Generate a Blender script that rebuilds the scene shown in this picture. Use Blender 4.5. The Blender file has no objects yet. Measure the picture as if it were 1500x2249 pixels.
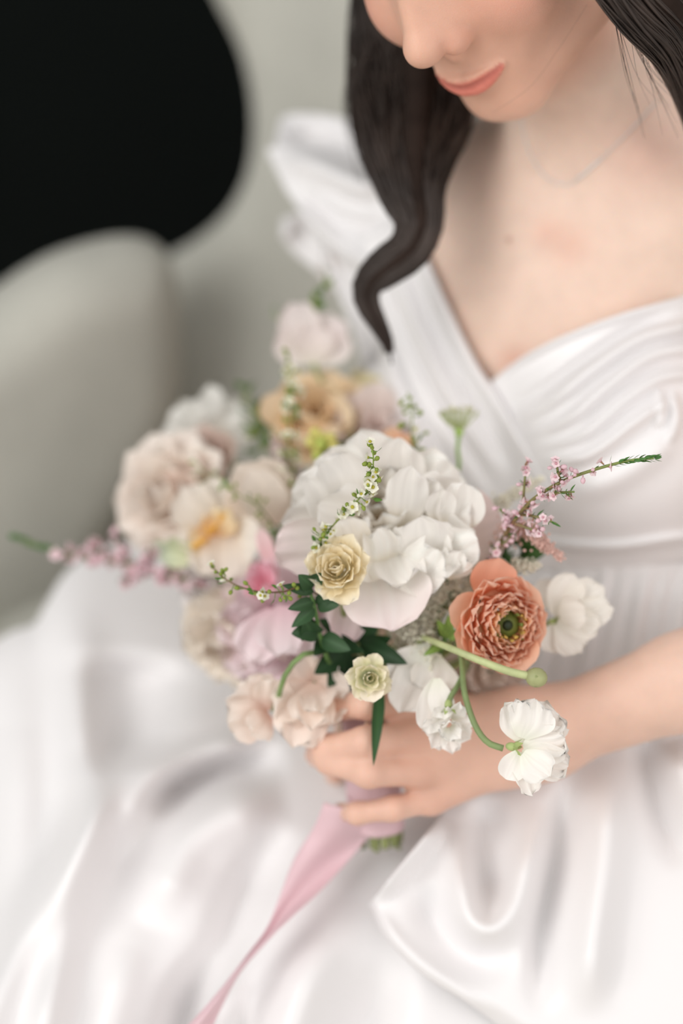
import bpy, math, random
import numpy as np
from mathutils import Vector, Matrix

# ------------------------------------------------------------------ camera
S = bpy.context.scene
C = S.collection
FPX = 4320.0                      # focal length in pixels of the 1500 x 2249 frame
PITCH = math.radians(38)
RIGHT = np.array([1.0, 0, 0])
UP = np.array([0, math.sin(PITCH), math.cos(PITCH)])
BACK = np.array([0, -math.cos(PITCH), math.sin(PITCH)])
CAM = np.array([0, 0, 0.80]) + 1.2 * BACK
cd = bpy.data.cameras.new('camera'); cam = bpy.data.objects.new('camera', cd); C.objects.link(cam)
cam.location = CAM; cam.rotation_euler = (math.radians(90) - PITCH, 0, 0)
cd.sensor_fit = 'HORIZONTAL'; cd.sensor_width = 24.0; cd.lens = FPX * 24 / 1500
cd.dof.use_dof = True; cd.dof.focus_distance = 1.172; cd.dof.aperture_fstop = 1.4; cd.clip_start = 0.01
S.camera = cam
S.cycles.max_bounces = 6; S.cycles.diffuse_bounces = 4; S.cycles.glossy_bounces = 2; S.cycles.transmission_bounces = 4
S.cycles.use_adaptive_sampling = True; S.cycles.adaptive_threshold = 0.07; S.cycles.use_denoising = True; S.cycles.use_light_tree = False; S.cycles.caustics_reflective = False; S.cycles.caustics_refractive = False

# ------------------------------------------------------------------ light
W = bpy.data.worlds.new('daylight'); S.world = W; W.use_nodes = True
W.node_tree.nodes['Background'].inputs[0].default_value = (1.0, 0.99, 0.975, 1)
W.node_tree.nodes['Background'].inputs[1].default_value = 0.70
def area(name, loc, aim, sx, sy, power, col):
    l = bpy.data.lights.new(name, 'AREA'); l.shape = 'RECTANGLE'; l.size = sx; l.size_y = sy
    l.energy = power; l.color = col
    o = bpy.data.objects.new(name, l); C.objects.link(o); o.location = loc
    o.rotation_euler = (Vector(aim) - Vector(loc)).to_track_quat('-Z', 'Y').to_euler()
    return o
area('window_light', (-1.95, -1.15, 2.45), (0.05, 0.1, 0.75), 1.8, 2.0, 40, (1.0, 0.985, 0.96))
area('side_window_light', (1.9, -1.9, 2.3), (0.1, 0.0, 0.75), 1.6, 1.6, 18, (1.0, 0.92, 0.9))
S.view_settings.view_transform = 'Standard'; S.view_settings.look = 'None'
S.view_settings.exposure = 0.10; S.view_settings.gamma = 1.0; S.view_settings.use_curve_mapping = False

# ------------------------------------------------------------------ helpers
rng = np.random.default_rng(7); random.seed(7)
def P(px, py, d):
    """a point of the place from where the photograph shows it and how far it stands from the lens (metres)"""
    px = np.asarray(px, float); py = np.asarray(py, float); d = np.asarray(d, float)
    x = (px - 750.0) / FPX * d; y = (1124.5 - py) / FPX * d
    return CAM + x[..., None] * RIGHT + y[..., None] * UP - d[..., None] * BACK
def PD(px, py):
    px = np.asarray(px, float); py = np.asarray(py, float)
    return ((px - 750.0) / FPX)[..., None] * RIGHT + ((1124.5 - py) / FPX)[..., None] * UP - BACK
def proj(p):
    q = p - CAM; d = -(q @ BACK)
    return 750 + FPX * (q @ RIGHT) / d, 1124.5 - FPX * (q @ UP) / d, d
def CV(x, y, z):   # direction given as right / up / toward the lens
    v = x * RIGHT + y * UP + z * BACK
    return v / np.linalg.norm(v)
def nrm(v): return v / (np.linalg.norm(v, axis=-1, keepdims=True) + 1e-12)

WL = {}            # world location of every object built
def finish(o, loc, parent):
    C.objects.link(o); loc = np.asarray(loc, float)
    if parent is not None:
        o.parent = parent; o.location = loc - WL[parent.name]
    else: o.location = loc
    WL[o.name] = loc
    return o
def tag(o, label=None, cat=None, group=None, kind=None):
    if label: o['label'] = label
    if cat: o['category'] = cat
    if group: o['group'] = group
    if kind: o['kind'] = kind
    return o
def thing(name, loc, label, cat, group=None):
    o = bpy.data.objects.new(name, None); o.empty_display_size = 0.01
    return tag(finish(o, loc, None), label, cat, group)
def mesh_data(name, V, F, mat, smooth=True, col=None):
    me = bpy.data.meshes.new(name)
    V = np.asarray(V, np.float32); 
    if isinstance(F, np.ndarray):
        n, k = F.shape
        me.vertices.add(len(V)); me.vertices.foreach_set('co', V.ravel())
        me.loops.add(n * k); me.loops.foreach_set('vertex_index', F.astype(np.int32).ravel())
        me.polygons.add(n); me.polygons.foreach_set('loop_start', np.arange(0, n * k, k, dtype=np.int32))
        me.update(calc_edges=True)
    else:
        me.from_pydata(V.tolist(), [], F); me.update()
    if smooth: me.polygons.foreach_set('use_smooth', np.ones(len(me.polygons), bool))
    if col is not None:
        a = me.color_attributes.new('Col', 'FLOAT_COLOR', 'POINT')
        c = np.ones((len(V), 4), np.float32); c[:, :3] = col; a.data.foreach_set('color', c.ravel())
    if mat is not None: me.materials.append(mat)
    return me
def part(name, V, F, mat, parent=None, col=None, smooth=True, origin=None):
    V = np.asarray(V, float)
    o0 = V.mean(0) if origin is None else np.asarray(origin, float)
    me = mesh_data(name, V - o0, F, mat, smooth, col)
    return finish(bpy.data.objects.new(name, me), o0, parent)
def instance(name, me, loc, parent, rot=None, scale=1.0):
    o = bpy.data.objects.new(name, me)
    if rot is not None: o.rotation_mode = 'QUATERNION'; o.rotation_quaternion = rot
    if np.isscalar(scale): scale = (scale,) * 3
    o.scale = scale
    return finish(o, loc, parent)
def solid(o, th):
    m = o.modifiers.new('thickness', 'SOLIDIFY'); m.thickness = th; m.offset = 0
    return o
def gridfaces(nu, nv, closed_u=False):
    i = np.arange(nu - (0 if closed_u else 1)); j = np.arange(nv - 1)
    I, J = np.meshgrid(i, j, indexing='ij'); I = I.ravel(); J = J.ravel(); I2 = (I + 1) % nu
    return np.stack([I * nv + J, I2 * nv + J, I2 * nv + J + 1, I * nv + J + 1], 1)
def spline(pts, n):
    """Catmull-Rom through pts (k x m), n samples"""
    p = np.asarray(pts, float)
    if len(p) == 2:
        t = np.linspace(0, 1, n)[:, None]; return p[0] * (1 - t) + p[1] * t
    q = np.vstack([2 * p[0] - p[1], p, 2 * p[-1] - p[-2]])
    seg = np.linalg.norm(np.diff(p, axis=0), axis=1) ; cum = np.r_[0, np.cumsum(seg)]
    u = np.linspace(0, cum[-1], n); k = np.clip(np.searchsorted(cum, u, 'right') - 1, 0, len(p) - 2)
    t = ((u - cum[k]) / np.maximum(seg[k], 1e-9))[:, None]
    a, b, c, d = q[k], q[k + 1], q[k + 2], q[k + 3]
    return 0.5 * (2 * b + (c - a) * t + (2 * a - 5 * b + 4 * c - d) * t ** 2 + (3 * b - a - 3 * c + d) * t ** 3)
def tube(path, rad, sides=8, squash=1.0, cap=True):
    path = np.asarray(path, float); n = len(path); rad = np.broadcast_to(np.asarray(rad, float), (n,))
    T = nrm(np.gradient(path, axis=0)); N = np.zeros_like(T)
    a = np.array([0.3, 0.2, 1.0]); v = a - T[0] * (a @ T[0]); N[0] = v / np.linalg.norm(v)
    for i in range(1, n):
        v = N[i - 1] - T[i] * (N[i - 1] @ T[i]); N[i] = v / (np.linalg.norm(v) + 1e-12)
    B = np.cross(T, N); an = np.linspace(0, 2 * np.pi, sides, endpoint=False)
    V = path[None] + rad[None, :, None] * (np.cos(an)[:, None, None] * N[None] + squash * np.sin(an)[:, None, None] * B[None])
    V = V.reshape(-1, 3); F = gridfaces(sides, n, True)
    if cap:
        V = np.vstack([V, path[:1], path[-1:]]); c0, c1 = len(V) - 2, len(V) - 1
        i = np.arange(sides); i2 = (i + 1) % sides
        F = np.vstack([F, np.stack([i2 * n, i * n, np.full(sides, c0), np.full(sides, c0)], 1),
                       np.stack([i * n + n - 1, i2 * n + n - 1, np.full(sides, c1), np.full(sides, c1)], 1)])
        quads = F[:-2 * sides].tolist(); tris = F[-2 * sides:, :3].tolist()
        return V, quads + tris
    return V, F
def join(lst):
    if all(isinstance(f, np.ndarray) for _, f in lst):
        n = np.cumsum([0] + [len(v) for v, _ in lst])
        return np.vstack([v for v, _ in lst]), np.vstack([f + k for (_, f), k in zip(lst, n)])
    V = []; F = []; n = 0
    for v, f in lst:
        V.append(np.asarray(v)); F += [[i + n for i in q] for q in (f.tolist() if isinstance(f, np.ndarray) else f)]; n += len(v)
    return np.vstack(V), F
def ball(c, r, nu=10, nv=7, axis=None):
    c = np.asarray(c, float); r = np.broadcast_to(np.asarray(r, float), (3,))
    th = np.linspace(0.02, np.pi - 0.02, nv); ph = np.linspace(0, 2 * np.pi, nu, endpoint=False)
    V = np.stack([np.cos(ph)[:, None] * np.sin(th), np.sin(ph)[:, None] * np.sin(th), np.cos(ph)[:, None] * 0 + np.cos(th)], -1) * r
    V = V.reshape(-1, 3)
    if axis is not None: V = V @ frame(axis).T
    return V + c, gridfaces(nu, nv, True)
def frame(z, hint=None):
    """3x3 with columns x,y,z; z given"""
    z = np.asarray(z, float); z = z / np.linalg.norm(z); h = np.asarray(UP if hint is None else hint, float)
    x = np.cross(h, z)
    if np.linalg.norm(x) < 1e-3: x = np.cross(RIGHT, z)
    x = x / np.linalg.norm(x); return np.stack([x, np.cross(z, x), z], 1)
def quat(M): return Matrix(M.tolist()).to_quaternion()

# ---- implicit surfaces -> quads
def surface_nets(fn, lo, hi, h, coarse=4):
    lo = np.asarray(lo, float); n = np.ceil((np.asarray(hi) - lo) / (h * coarse)).astype(int) + 1
    ax = [lo[i] + np.arange(n[i]) * h * coarse for i in range(3)]
    g = np.stack(np.meshgrid(*ax, indexing='ij'), -1).reshape(-1, 3)
    fc = fn(g).reshape(n)
    f = np.repeat(np.repeat(np.repeat(fc, coarse, 0), coarse, 1), coarse, 2)
    near = np.abs(f) < h * coarse * 2.2
    idx = np.argwhere(near); off = (coarse - 1) / 2.0
    # coarse sample i covers fine i*coarse .. i*coarse+coarse-1, centred on it
    pts = lo + (idx - off) * h
    f[near] = fn(pts)
    o = lo - off * h
    s = f < 0; m = [s[a:s.shape[0] - 1 + a, b:s.shape[1] - 1 + b, c:s.shape[2] - 1 + c] for a in (0, 1) for b in (0, 1) for c in (0, 1)]
    cnt = sum(x.astype(np.int8) for x in m); act = (cnt > 0) & (cnt < 8)
    cells = np.argwhere(act); ids = -np.ones(act.shape, np.int64); ids[act] = np.arange(len(cells))
    acc = np.zeros((len(cells), 3)); num = np.zeros(len(cells))
    corners = [(a, b, c) for a in (0, 1) for b in (0, 1) for c in (0, 1)]
    for a in corners:
        for k in range(3):
            if a[k] == 0:
                b = list(a); b[k] = 1; A = cells + a; Bc = cells + b
                fa = f[A[:, 0], A[:, 1], A[:, 2]]; fb = f[Bc[:, 0], Bc[:, 1], Bc[:, 2]]
                mk = (fa < 0) != (fb < 0); t = np.where(mk, fa / np.where(mk, fa - fb, 1), 0)
                p = A.astype(float); p[:, k] += t; acc[mk] += p[mk]; num[mk] += 1
    V = o + acc / np.maximum(num, 1)[:, None] * h
    Q = []
    for k in range(3):
        u, v = (k + 1) % 3, (k + 2) % 3
        sl0 = [slice(None)] * 3; sl1 = [slice(None)] * 3; sl0[k] = slice(0, -1); sl1[k] = slice(1, None)
        ch = np.argwhere(s[tuple(sl0)] != s[tuple(sl1)])
        ch = ch[(ch[:, u] > 0) & (ch[:, v] > 0) & (ch[:, u] < act.shape[u]) & (ch[:, v] < act.shape[v])]
        def cid(du, dv):
            c = ch.copy(); c[:, u] -= du; c[:, v] -= dv; return ids[c[:, 0], c[:, 1], c[:, 2]]
        q = np.stack([cid(1, 1), cid(0, 1), cid(0, 0), cid(1, 0)], 1)
        ins = s[ch[:, 0], ch[:, 1], ch[:, 2]]
        q[~ins] = q[~ins][:, ::-1]; Q.append(q)
    Q = np.vstack(Q); Q = Q[(Q >= 0).all(1)]
    return V, Q
def subdiv(V, Q):
    E = np.stack([Q, np.roll(Q, -1, 1)], -1).reshape(-1, 2); Es = np.sort(E, 1)
    key = Es[:, 0] * len(V) + Es[:, 1]; uk, inv = np.unique(key, return_inverse=True)
    ev = 0.5 * (V[uk // len(V)] + V[uk % len(V)]); fv = V[Q].mean(1)
    ei = inv.reshape(-1, 4) + len(V); fi = np.arange(len(Q)) + len(V) + len(ev)
    out = [np.stack([Q[:, k], ei[:, k], fi, ei[:, k - 1]], 1) for k in range(4)]
    return np.vstack([V, ev, fv]), np.vstack(out)
def project(fn, V, it=2, e=5e-4):
    for _ in range(it):
        f0 = fn(V); g = np.stack([fn(V + e * np.eye(3)[k]) - f0 for k in range(3)], 1) / e
        V = V - np.clip(f0 / np.maximum((g * g).sum(1), 0.2), -0.003, 0.003)[:, None] * g
    return V
def smin(a, b, k):
    h = np.maximum(k - np.abs(a - b), 0) / k
    return np.minimum(a, b) - h * h * k * 0.25
def smax(a, b, k): return -smin(-a, -b, k)
def s_ell(p, c, r, M=None):
    q = p - np.asarray(c)
    if M is not None: q = q @ M
    r = np.asarray(r, float); k0 = np.linalg.norm(q / r, axis=1); k1 = np.linalg.norm(q / (r * r), axis=1)
    return k0 * (k0 - 1) / np.maximum(k1, 1e-9)
def s_cap(p, a, b, ra, rb):
    a = np.asarray(a, float); b = np.asarray(b, float); ba = b - a; q = p - a
    h = np.clip(q @ ba / (ba @ ba), 0, 1)
    return np.linalg.norm(q - h[:, None] * ba, axis=1) - (ra + (rb - ra) * h)
def s_chain(p, pts, rs, k=0.004):
    d = None
    for i in range(len(pts) - 1):
        c = s_cap(p, pts[i], pts[i + 1], rs[i], rs[i + 1]); d = c if d is None else smin(d, c, k)
    return d
def s_poly2(q, poly):
    """signed distance in 2D to a closed polygon, negative inside"""
    A = poly; Bp = np.roll(poly, -1, 0); d = np.full(len(q), 1e9); ins = np.zeros(len(q), bool)
    for a, b in zip(A, Bp):
        e = b - a; w = q - a; t = np.clip(w @ e / (e @ e), 0, 1); d = np.minimum(d, np.linalg.norm(w - t[:, None] * e, axis=1))
        c = (a[1] > q[:, 1]) != (b[1] > q[:, 1])
        ins ^= c & (q[:, 0] < e[0] * (q[:, 1] - a[1]) / (e[1] if abs(e[1]) > 1e-12 else 1e-12) + a[0])
    return np.where(ins, -d, d)
def trace(fn, px, py, d0=1.0, d1=2.2):
    """distance from the lens to the first surface of fn; nan where missed"""
    D = PD(px.ravel(), py.ravel()); L = np.linalg.norm(D, axis=1); d = np.full(len(D), d0)
    for _ in range(60): d = np.minimum(d + fn(CAM + D * d[:, None]) / L * 0.9, d1)
    return np.where(d > d1 - 1e-3, np.nan, d).reshape(px.shape)
# ---- cloth sheets
def tps(ctrl):
    c = np.asarray(ctrl, float); X = c[:, :2] / 500.0; y = c[:, 2]; n = len(X)
    def U(r2): return r2 * np.log(r2 + 1e-9)
    K = U(((X[:, None] - X[None]) ** 2).sum(-1)) + 1e-3 * np.eye(n); Pm = np.c_[np.ones(n), X]
    A = np.block([[K, Pm], [Pm.T, np.zeros((3, 3))]]); w = np.linalg.solve(A, np.r_[y, 0, 0, 0])
    def f(px, py):
        q = np.stack([px.ravel(), py.ravel()], 1) / 500.0
        r = U(((q[:, None] - X[None]) ** 2).sum(-1)) @ w[:n] + np.c_[np.ones(len(q)), q] @ w[n:]
        return r.reshape(px.shape)
    return f
def ridge(px, py, pts, w, h, kind='g', w2=None):
    """height (m) of a fold running along a curve; w = half width in frame pixels; taper to the ends"""
    n = 60; c = spline(pts, n); q = np.stack([px.ravel(), py.ravel()], 1)
    dd = ((q[:, None] - c[None]) ** 2).sum(-1); k = dd.argmin(1); d = np.sqrt(dd[np.arange(len(q)), k])
    T = np.gradient(c, axis=0)[k]; Tn = nrm(T); w_ = q - c[k]; al = np.abs((w_ * Tn).sum(1)); inner = (k > 0) & (k < n - 1)
    d = np.where(inner, np.abs(Tn[:, 0] * w_[:, 1] - Tn[:, 1] * w_[:, 0]), d)
    side = np.sign(T[:, 0] * (q - c[k])[:, 1] - T[:, 1] * (q - c[k])[:, 0])   # + = right of travel direction (downwards image)
    t = np.clip((k + ((w_ * Tn).sum(1) / (np.linalg.norm(T, axis=1) + 1e-9))) / (n - 1.0), 0, 1); ends = np.clip(np.minimum(t, 1 - t) * 3.6, 0, 1); ends = ends * ends * (3 - 2 * ends)
    if kind == 'g': r = np.exp(-(d / w) ** 2)
    elif kind == 'a':  # asymmetric: steep on + side
        ww = np.where(side > 0, w, w2); r = np.exp(-(d / ww) ** 2)
    return (h * r * ends).reshape(px.shape)
def ruled(top, bot, ns, nt, gamma=1.0):
    a = spline(top, ns); b = spline(bot, ns); t = np.linspace(0, 1, nt) ** gamma
    G = a[:, None] * (1 - t)[None, :, None] + b[:, None] * t[None, :, None]
    return G[..., 0], G[..., 1]

# ------------------------------------------------------------------ materials
def mat(name, col, rough=0.6, noise=None, bump=0.0, bscale=200, spec=0.4, sheen=0.0, sss=0.0, vcol=False, coat=0.0):
    m = bpy.data.materials.new(name); m.use_nodes = True; nt = m.node_tree; b = nt.nodes['Principled BSDF']
    b.inputs['Base Color'].default_value = (*col, 1); b.inputs['Roughness'].default_value = rough
    b.inputs['Specular IOR Level'].default_value = spec; b.inputs['Sheen Weight'].default_value = sheen
    b.inputs['Coat Weight'].default_value = coat
    if sss: 
        b.inputs['Subsurface Weight'].default_value = sss; b.inputs['Subsurface Radius'].default_value = (1, .45, .25); b.inputs['Subsurface Scale'].default_value = 0.006
    tc = nt.nodes.new('ShaderNodeTexCoord')
    src = None
    if vcol:
        a = nt.nodes.new('ShaderNodeVertexColor'); a.layer_name = 'Col'; src = a.outputs['Color']; nt.links.new(src, b.inputs['Base Color'])
    if noise:
        sc, amt = noise; n = nt.nodes.new('ShaderNodeTexNoise'); n.inputs['Scale'].default_value = sc; n.inputs['Detail'].default_value = 3
        nt.links.new(tc.outputs['Object'], n.inputs['Vector'])
        mr = nt.nodes.new('ShaderNodeMapRange'); mr.inputs[1].default_value = .3; mr.inputs[2].default_value = .7
        mr.inputs[3].default_value = 1 - amt; mr.inputs[4].default_value = 1 + amt * .6; nt.links.new(n.outputs[0], mr.inputs[0])
        mx = nt.nodes.new('ShaderNodeMix'); mx.data_type = 'RGBA'; mx.blend_type = 'MULTIPLY'; mx.inputs[0].default_value = 1
        if src is not None: nt.links.new(src, mx.inputs[6])
        else: mx.inputs[6].default_value = (*col, 1)
        nt.links.new(mr.outputs[0], mx.inputs[7]); nt.links.new(mx.outputs[2], b.inputs['Base Color'])
    if bump:
        n = nt.nodes.new('ShaderNodeTexNoise'); n.inputs['Scale'].default_value = bscale; n.inputs['Detail'].default_value = 1
        nt.links.new(tc.outputs['Object'], n.inputs['Vector'])
        bp = nt.nodes.new('ShaderNodeBump'); bp.inputs['Strength'].default_value = bump; bp.inputs['Distance'].default_value = .002
        nt.links.new(n.outputs[0], bp.inputs['Height']); nt.links.new(bp.outputs[0], b.inputs['Normal'])
    return m
def petal_mat(name, transl, rough):
    m = bpy.data.materials.new(name); m.use_nodes = True; nt = m.node_tree; b = nt.nodes['Principled BSDF']; out = nt.nodes['Material Output']
    a = nt.nodes.new('ShaderNodeVertexColor'); a.layer_name = 'Col'
    nt.links.new(a.outputs[0], b.inputs['Base Color']); b.inputs['Roughness'].default_value = rough; b.inputs['Specular IOR Level'].default_value = .3
    t = nt.nodes.new('ShaderNodeBsdfTranslucent'); nt.links.new(a.outputs[0], t.inputs[0])
    mx = nt.nodes.new('ShaderNodeMixShader'); mx.inputs[0].default_value = transl
    nt.links.new(b.outputs[0], mx.inputs[1]); nt.links.new(t.outputs[0], mx.inputs[2]); nt.links.new(mx.outputs[0], out.inputs[0])
    n = nt.nodes.new('ShaderNodeTexNoise'); n.inputs['Scale'].default_value = 160; n.inputs['Detail'].default_value = 1
    tc = nt.nodes.new('ShaderNodeTexCoord'); nt.links.new(tc.outputs['Object'], n.inputs['Vector'])
    bp = nt.nodes.new('ShaderNodeBump'); bp.inputs['Strength'].default_value = .25; bp.inputs['Distance'].default_value = .001
    nt.links.new(n.outputs[0], bp.inputs['Height']); nt.links.new(bp.outputs[0], b.inputs['Normal'])
    return m
def soft(c): return np.minimum(c * .64 + .38 * np.array([1.0, .975, .94]), np.array([.985, .958, .918]))
def hexc(r, g, b):
    f = lambda c: (c / 255 / 12.92) if c <= 10 else ((c / 255 + .055) / 1.055) ** 2.4
    return np.array([f(r), f(g), f(b)])
M_SKIN = mat('skin', (.75, .52, .41), .48, noise=(60, .05), bump=.12, bscale=900, spec=.35, sss=.35, vcol=True)
M_SATIN = mat('white_satin', (.86, .843, .845), .40, spec=.5, sheen=.15, bump=.03, bscale=60)
M_HAIR = mat('brown_hair', (.030, .020, .016), .9, noise=(40, .4), spec=.1)
M_HAIRL = mat('brown_hair_strands', (.046, .033, .027), .45, noise=(30, .5), spec=.35)
M_CHAIR = mat('grey_woven_upholstery', (.50, .495, .44), .95, noise=(9, .12), bump=.5, bscale=700, spec=.15, sheen=.1)
M_DARK = mat('black_wall_paint', (.0033, .0048, .0043), .9, noise=(2, .2), spec=.1)
M_FLOOR = mat('pale_oak_floor', (.60, .54, .47), .5, noise=(5, .15))
M_WOOD = mat('dark_stained_wood', (.02, .013, .009), .6, noise=(12, .3))
M_SILVER = mat('silver', (.75, .74, .72), .3, spec=.8)
M_PETAL = petal_mat('petal', .28, .62)
M_THIN = petal_mat('translucent_petal', .45, .6)
M_LEAF = petal_mat('leaf', .22, .45)
M_STEM = mat('stem', (.2, .3, .08), .5, vcol=True, noise=(90, .2))
M_TINY = petal_mat('floret', .25, .6)
M_RIBBON = petal_mat('ribbon_silk', .2, .55)

# ------------------------------------------------------------------ the room
def quad_structure(name, pts, m):
    V, F = np.array(pts, float), [[0, 1, 2, 3]]
    o = part(name, V, F, m, smooth=False); o['kind'] = 'structure'; return o
quad_structure('floor', [(-4, -4, 0), (4, -4, 0), (4, 1.2, 0), (-4, 1.2, 0)], M_FLOOR)
quad_structure('wall_back', [(-4, 1.2, 0), (4, 1.2, 0), (4, 1.2, 3.0), (-4, 1.2, 3.0)], M_DARK)

# ------------------------------------------------------------------ armchair
def slab(poly_px, point, normal, half, r, h, drop=None, push=0.0):
    """plump upholstered panel: outline on a tilted plane, thick and rounded"""
    M = frame(normal, np.array([0, 0, 1.0])); pt = np.asarray(point, float)
    D = PD(poly_px[:, 0], poly_px[:, 1]); t = ((pt - CAM) @ M[:, 2]) / (D @ M[:, 2]); Q = (CAM + D * t[:, None] - pt) @ M
    poly = Q[:, :2]
    def fn(p):
        q = (p - pt) @ M; d2 = s_poly2(q[:, :2], poly) + r; dz = np.abs(q[:, 2] + half) - half + r
        return np.sqrt(np.maximum(d2, 0) ** 2 + np.maximum(dz, 0) ** 2) + np.minimum(np.maximum(d2, dz), 0) - r
    c = np.vstack([(np.c_[poly, np.full(len(poly), z)] @ M.T + pt) for z in (0.02, -2 * half - .02)])
    V, Fq = surface_nets(fn, c.min(0) - .02, c.max(0) + .02, h)
    return V, Fq, fn
chair = thing('armchair', (0.1, 0.35, 0.0), 'grey woven upholstered armchair with a curved high back, the bride sits in it', 'armchair')
bk = spline([(300, -330), (385, -110), (436, 0), (484, 95), (509, 190), (515, 285), (503, 375), (465, 452), (415, 503), (372, 532), (300, 580), (240, 700), (230, 1000), (230, 1300)], 60)
bk = np.vstack([bk, [(1700, 1300), (1850, 300), (1750, -330)]])
V, Fq, _ = slab(bk, P(600, 500, 1.68), CV(-.34, -.12, .92), .085, .05, .011)
part('backrest', V, Fq, M_CHAIR, chair)
am = spline([(-420, 1090), (-250, 905), (-100, 795), (0, 722), (95, 652), (170, 610), (250, 582), (340, 566), (408, 585), (434, 680), (438, 800), (430, 900), (405, 985), (350, 1090), (265, 1225), (215, 1345)], 60)
am = np.vstack([am, [(180, 1430), (-420, 1480)]])
V, Fq, _ = slab(am, P(300, 850, 1.61), CV(.45, -.42, .79), .050, .047, .009)
part('armrest', V, Fq, M_CHAIR, chair)
st = P(700, 1420, 1.60)
def rbox(c, hx, hy, hz, r, ang=0.0):
    ca, sa = math.cos(ang), math.sin(ang); M = np.array([[ca, -sa, 0], [sa, ca, 0], [0, 0, 1.0]]); c = np.asarray(c)
    def fn(p):
        q = np.abs((p - c) @ M) - np.array([hx, hy, hz]) + r
        return np.linalg.norm(np.maximum(q, 0), axis=1) + np.minimum(q.max(1), 0) - r
    e = math.hypot(hx, hy) + .03
    return surface_nets(fn, c - [e, e, hz + .03], c + [e, e, hz + .03], .016)
V, Fq = rbox((0.08, 0.20, 0.37), .40, .34, .09, .05, -.3); part('seat_cushion', V, Fq, M_CHAIR, chair)
V, Fq = rbox((0.08, 0.22, 0.21), .40, .34, .085, .03, -.3); part('seat_base', V, Fq, M_CHAIR, chair)
for x, y in ((-.18, -.05), (.40, -.18), (-.10, .55), (.50, .42)):
    V, Fq = tube([(x, y, 0), (x, y, .16)], [.014, .022], 12); part('leg', V, Fq, M_WOOD, chair)

# ------------------------------------------------------------------ bride: implicit body
YAW, PIT, ROL = [math.radians(a) for a in (-55, 36, 37)]
def rotm(a, ax):
    c, s = math.cos(a), math.sin(a)
    return np.array([[1, 0, 0], [0, c, -s], [0, s, c]]) if ax == 0 else np.array([[c, 0, s], [0, 1, 0], [-s, 0, c]]) if ax == 1 else np.array([[c, -s, 0], [s, c, 0], [0, 0, 1.]])
RC = rotm(ROL, 2) @ rotm(PIT, 0) @ rotm(YAW, 1) @ np.array([[0, 1, 0], [0, 0, 1], [1, 0, 0.]])     # head (front,left,up) -> lens axes
RW = np.stack([RIGHT, UP, BACK], 1) @ RC                                                           # -> world
HEAD0 = CAM + 0.076 * RIGHT + 0.388 * UP - 1.215 * BACK
def HL(F, L, U): return HEAD0 + RW @ (np.array([F, L, U]) / 100)
def to_head(p): return (p - HEAD0) @ RW * 100
def bez(a, b, c, n=7):
    t = np.linspace(0, 1, n)[:, None]; a, b, c = map(np.asarray, (a, b, c)); return a * (1 - t) ** 2 + 2 * b * t * (1 - t) + c * t * t
LIP_U = bez((8.75, 0, -8.25), (8.85, 1.4, -8.05), (7.9, 2.45, -8.0)); LIP_L = bez((8.6, 0, -8.95), (8.75, 1.4, -8.95), (7.9, 2.45, -8.1))
LIP_M = bez((9.15, 0, -8.55), (9.2, 1.4, -8.5), (8.1, 2.75, -7.9), 9)
def head_sdf(p):
    q = to_head(p); a = q.copy(); a[:, 1] = np.abs(a[:, 1])
    d = s_ell(q, (-1.2, 0, 3.6), (9.4, 7.3, 8.8))
    d = smin(d, s_ell(q, (2.4, 0, -2.6), (6.3, 6.2, 7.6)), 2.5)
    d = smin(d, s_cap(a, (5.4, 1.3, -11.1), (1.0, 5.0, -8.8), 1.7, 2.1), 2.0)
    d = smin(d, s_ell(a, (6.0, 0, -11.45), (1.95, 2.3, 1.7)), 1.8)
    d = smin(d, s_ell(a, (5.0, 3.7, -4.0), (3.1, 2.8, 3.1)), 2.0)
    d = smin(d, s_ell(q, (5.6, 0, -8.0), (2.95, 3.5, 3.0)), 1.6)
    d = smin(d, s_cap(a, (8.3, .9, 1.7), (6.9, 4.6, 1.7), .75, .7), 1.2)
    d = smax(d, -s_ell(a, (9.9, 3.2, -.1), (1.7, 1.9, 1.35)), 1.4)
    d = smin(d, s_ell(a, (6.9, 3.15, -.2), (1.35, 1.5, 1.1)), .5)
    d = smin(d, s_cap(q, (8.2, 0, .6), (10.3, 0, -4.0), .85, .95), 1.3)
    d = smin(d, s_cap(a, (7.4, .9, -.4), (9.1, 1.05, -4.3), .85, .9), 1.2)
    d = smin(d, s_ell(q, (10.45, 0, -4.3), (1.25, 1.15, 1.1)), .7)
    d = smin(d, s_ell(a, (8.95, 1.4, -4.9), (1.2, .84, .95)), .32)
    d = smin(d, s_cap(q, (9.3, 0, -4.8), (8.5, 0, -6.2), .5, .5), .6)
    d = smax(d, -s_ell(a, (9.5, .7, -5.9), (.62, .3, .4)), .3)
    ru = np.linspace(.40, .12, len(LIP_U)); rl = np.linspace(.50, .13, len(LIP_L))
    d = smin(d, s_chain(a, LIP_U, ru, .2), .45); d = smin(d, s_chain(a, LIP_L, rl, .2), .5)
    d = smax(d, -s_chain(a, LIP_M, np.linspace(.1, .13, len(LIP_M)), .1), .35)
    d = smin(d, s_ell(a, (-.4, 6.9, -1.6), (1.5, .55, 2.9)), .5)
    return d / 100
NECKB = P(1372, 372, 1.375)
RS, LS = P(860, 530, 1.50), P(1650, 490, 1.315); ELB_L, WR_L = P(1955, 1325, 1.23), P(1185, 1612, 1.272)
PEL = P(1400, 1500, 1.47); V_PX = (1075, 840)
up_t = nrm(NECKB - PEL); lat = nrm(LS - RS); nor = nrm(np.cross(lat, up_t))
if nor @ BACK < 0: nor = -nor
lat = np.cross(up_t, nor); MT = np.stack([lat, up_t, nor], 1)
CH = 0.5 * (RS + LS) - up_t * .09 - nor * .005
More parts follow.
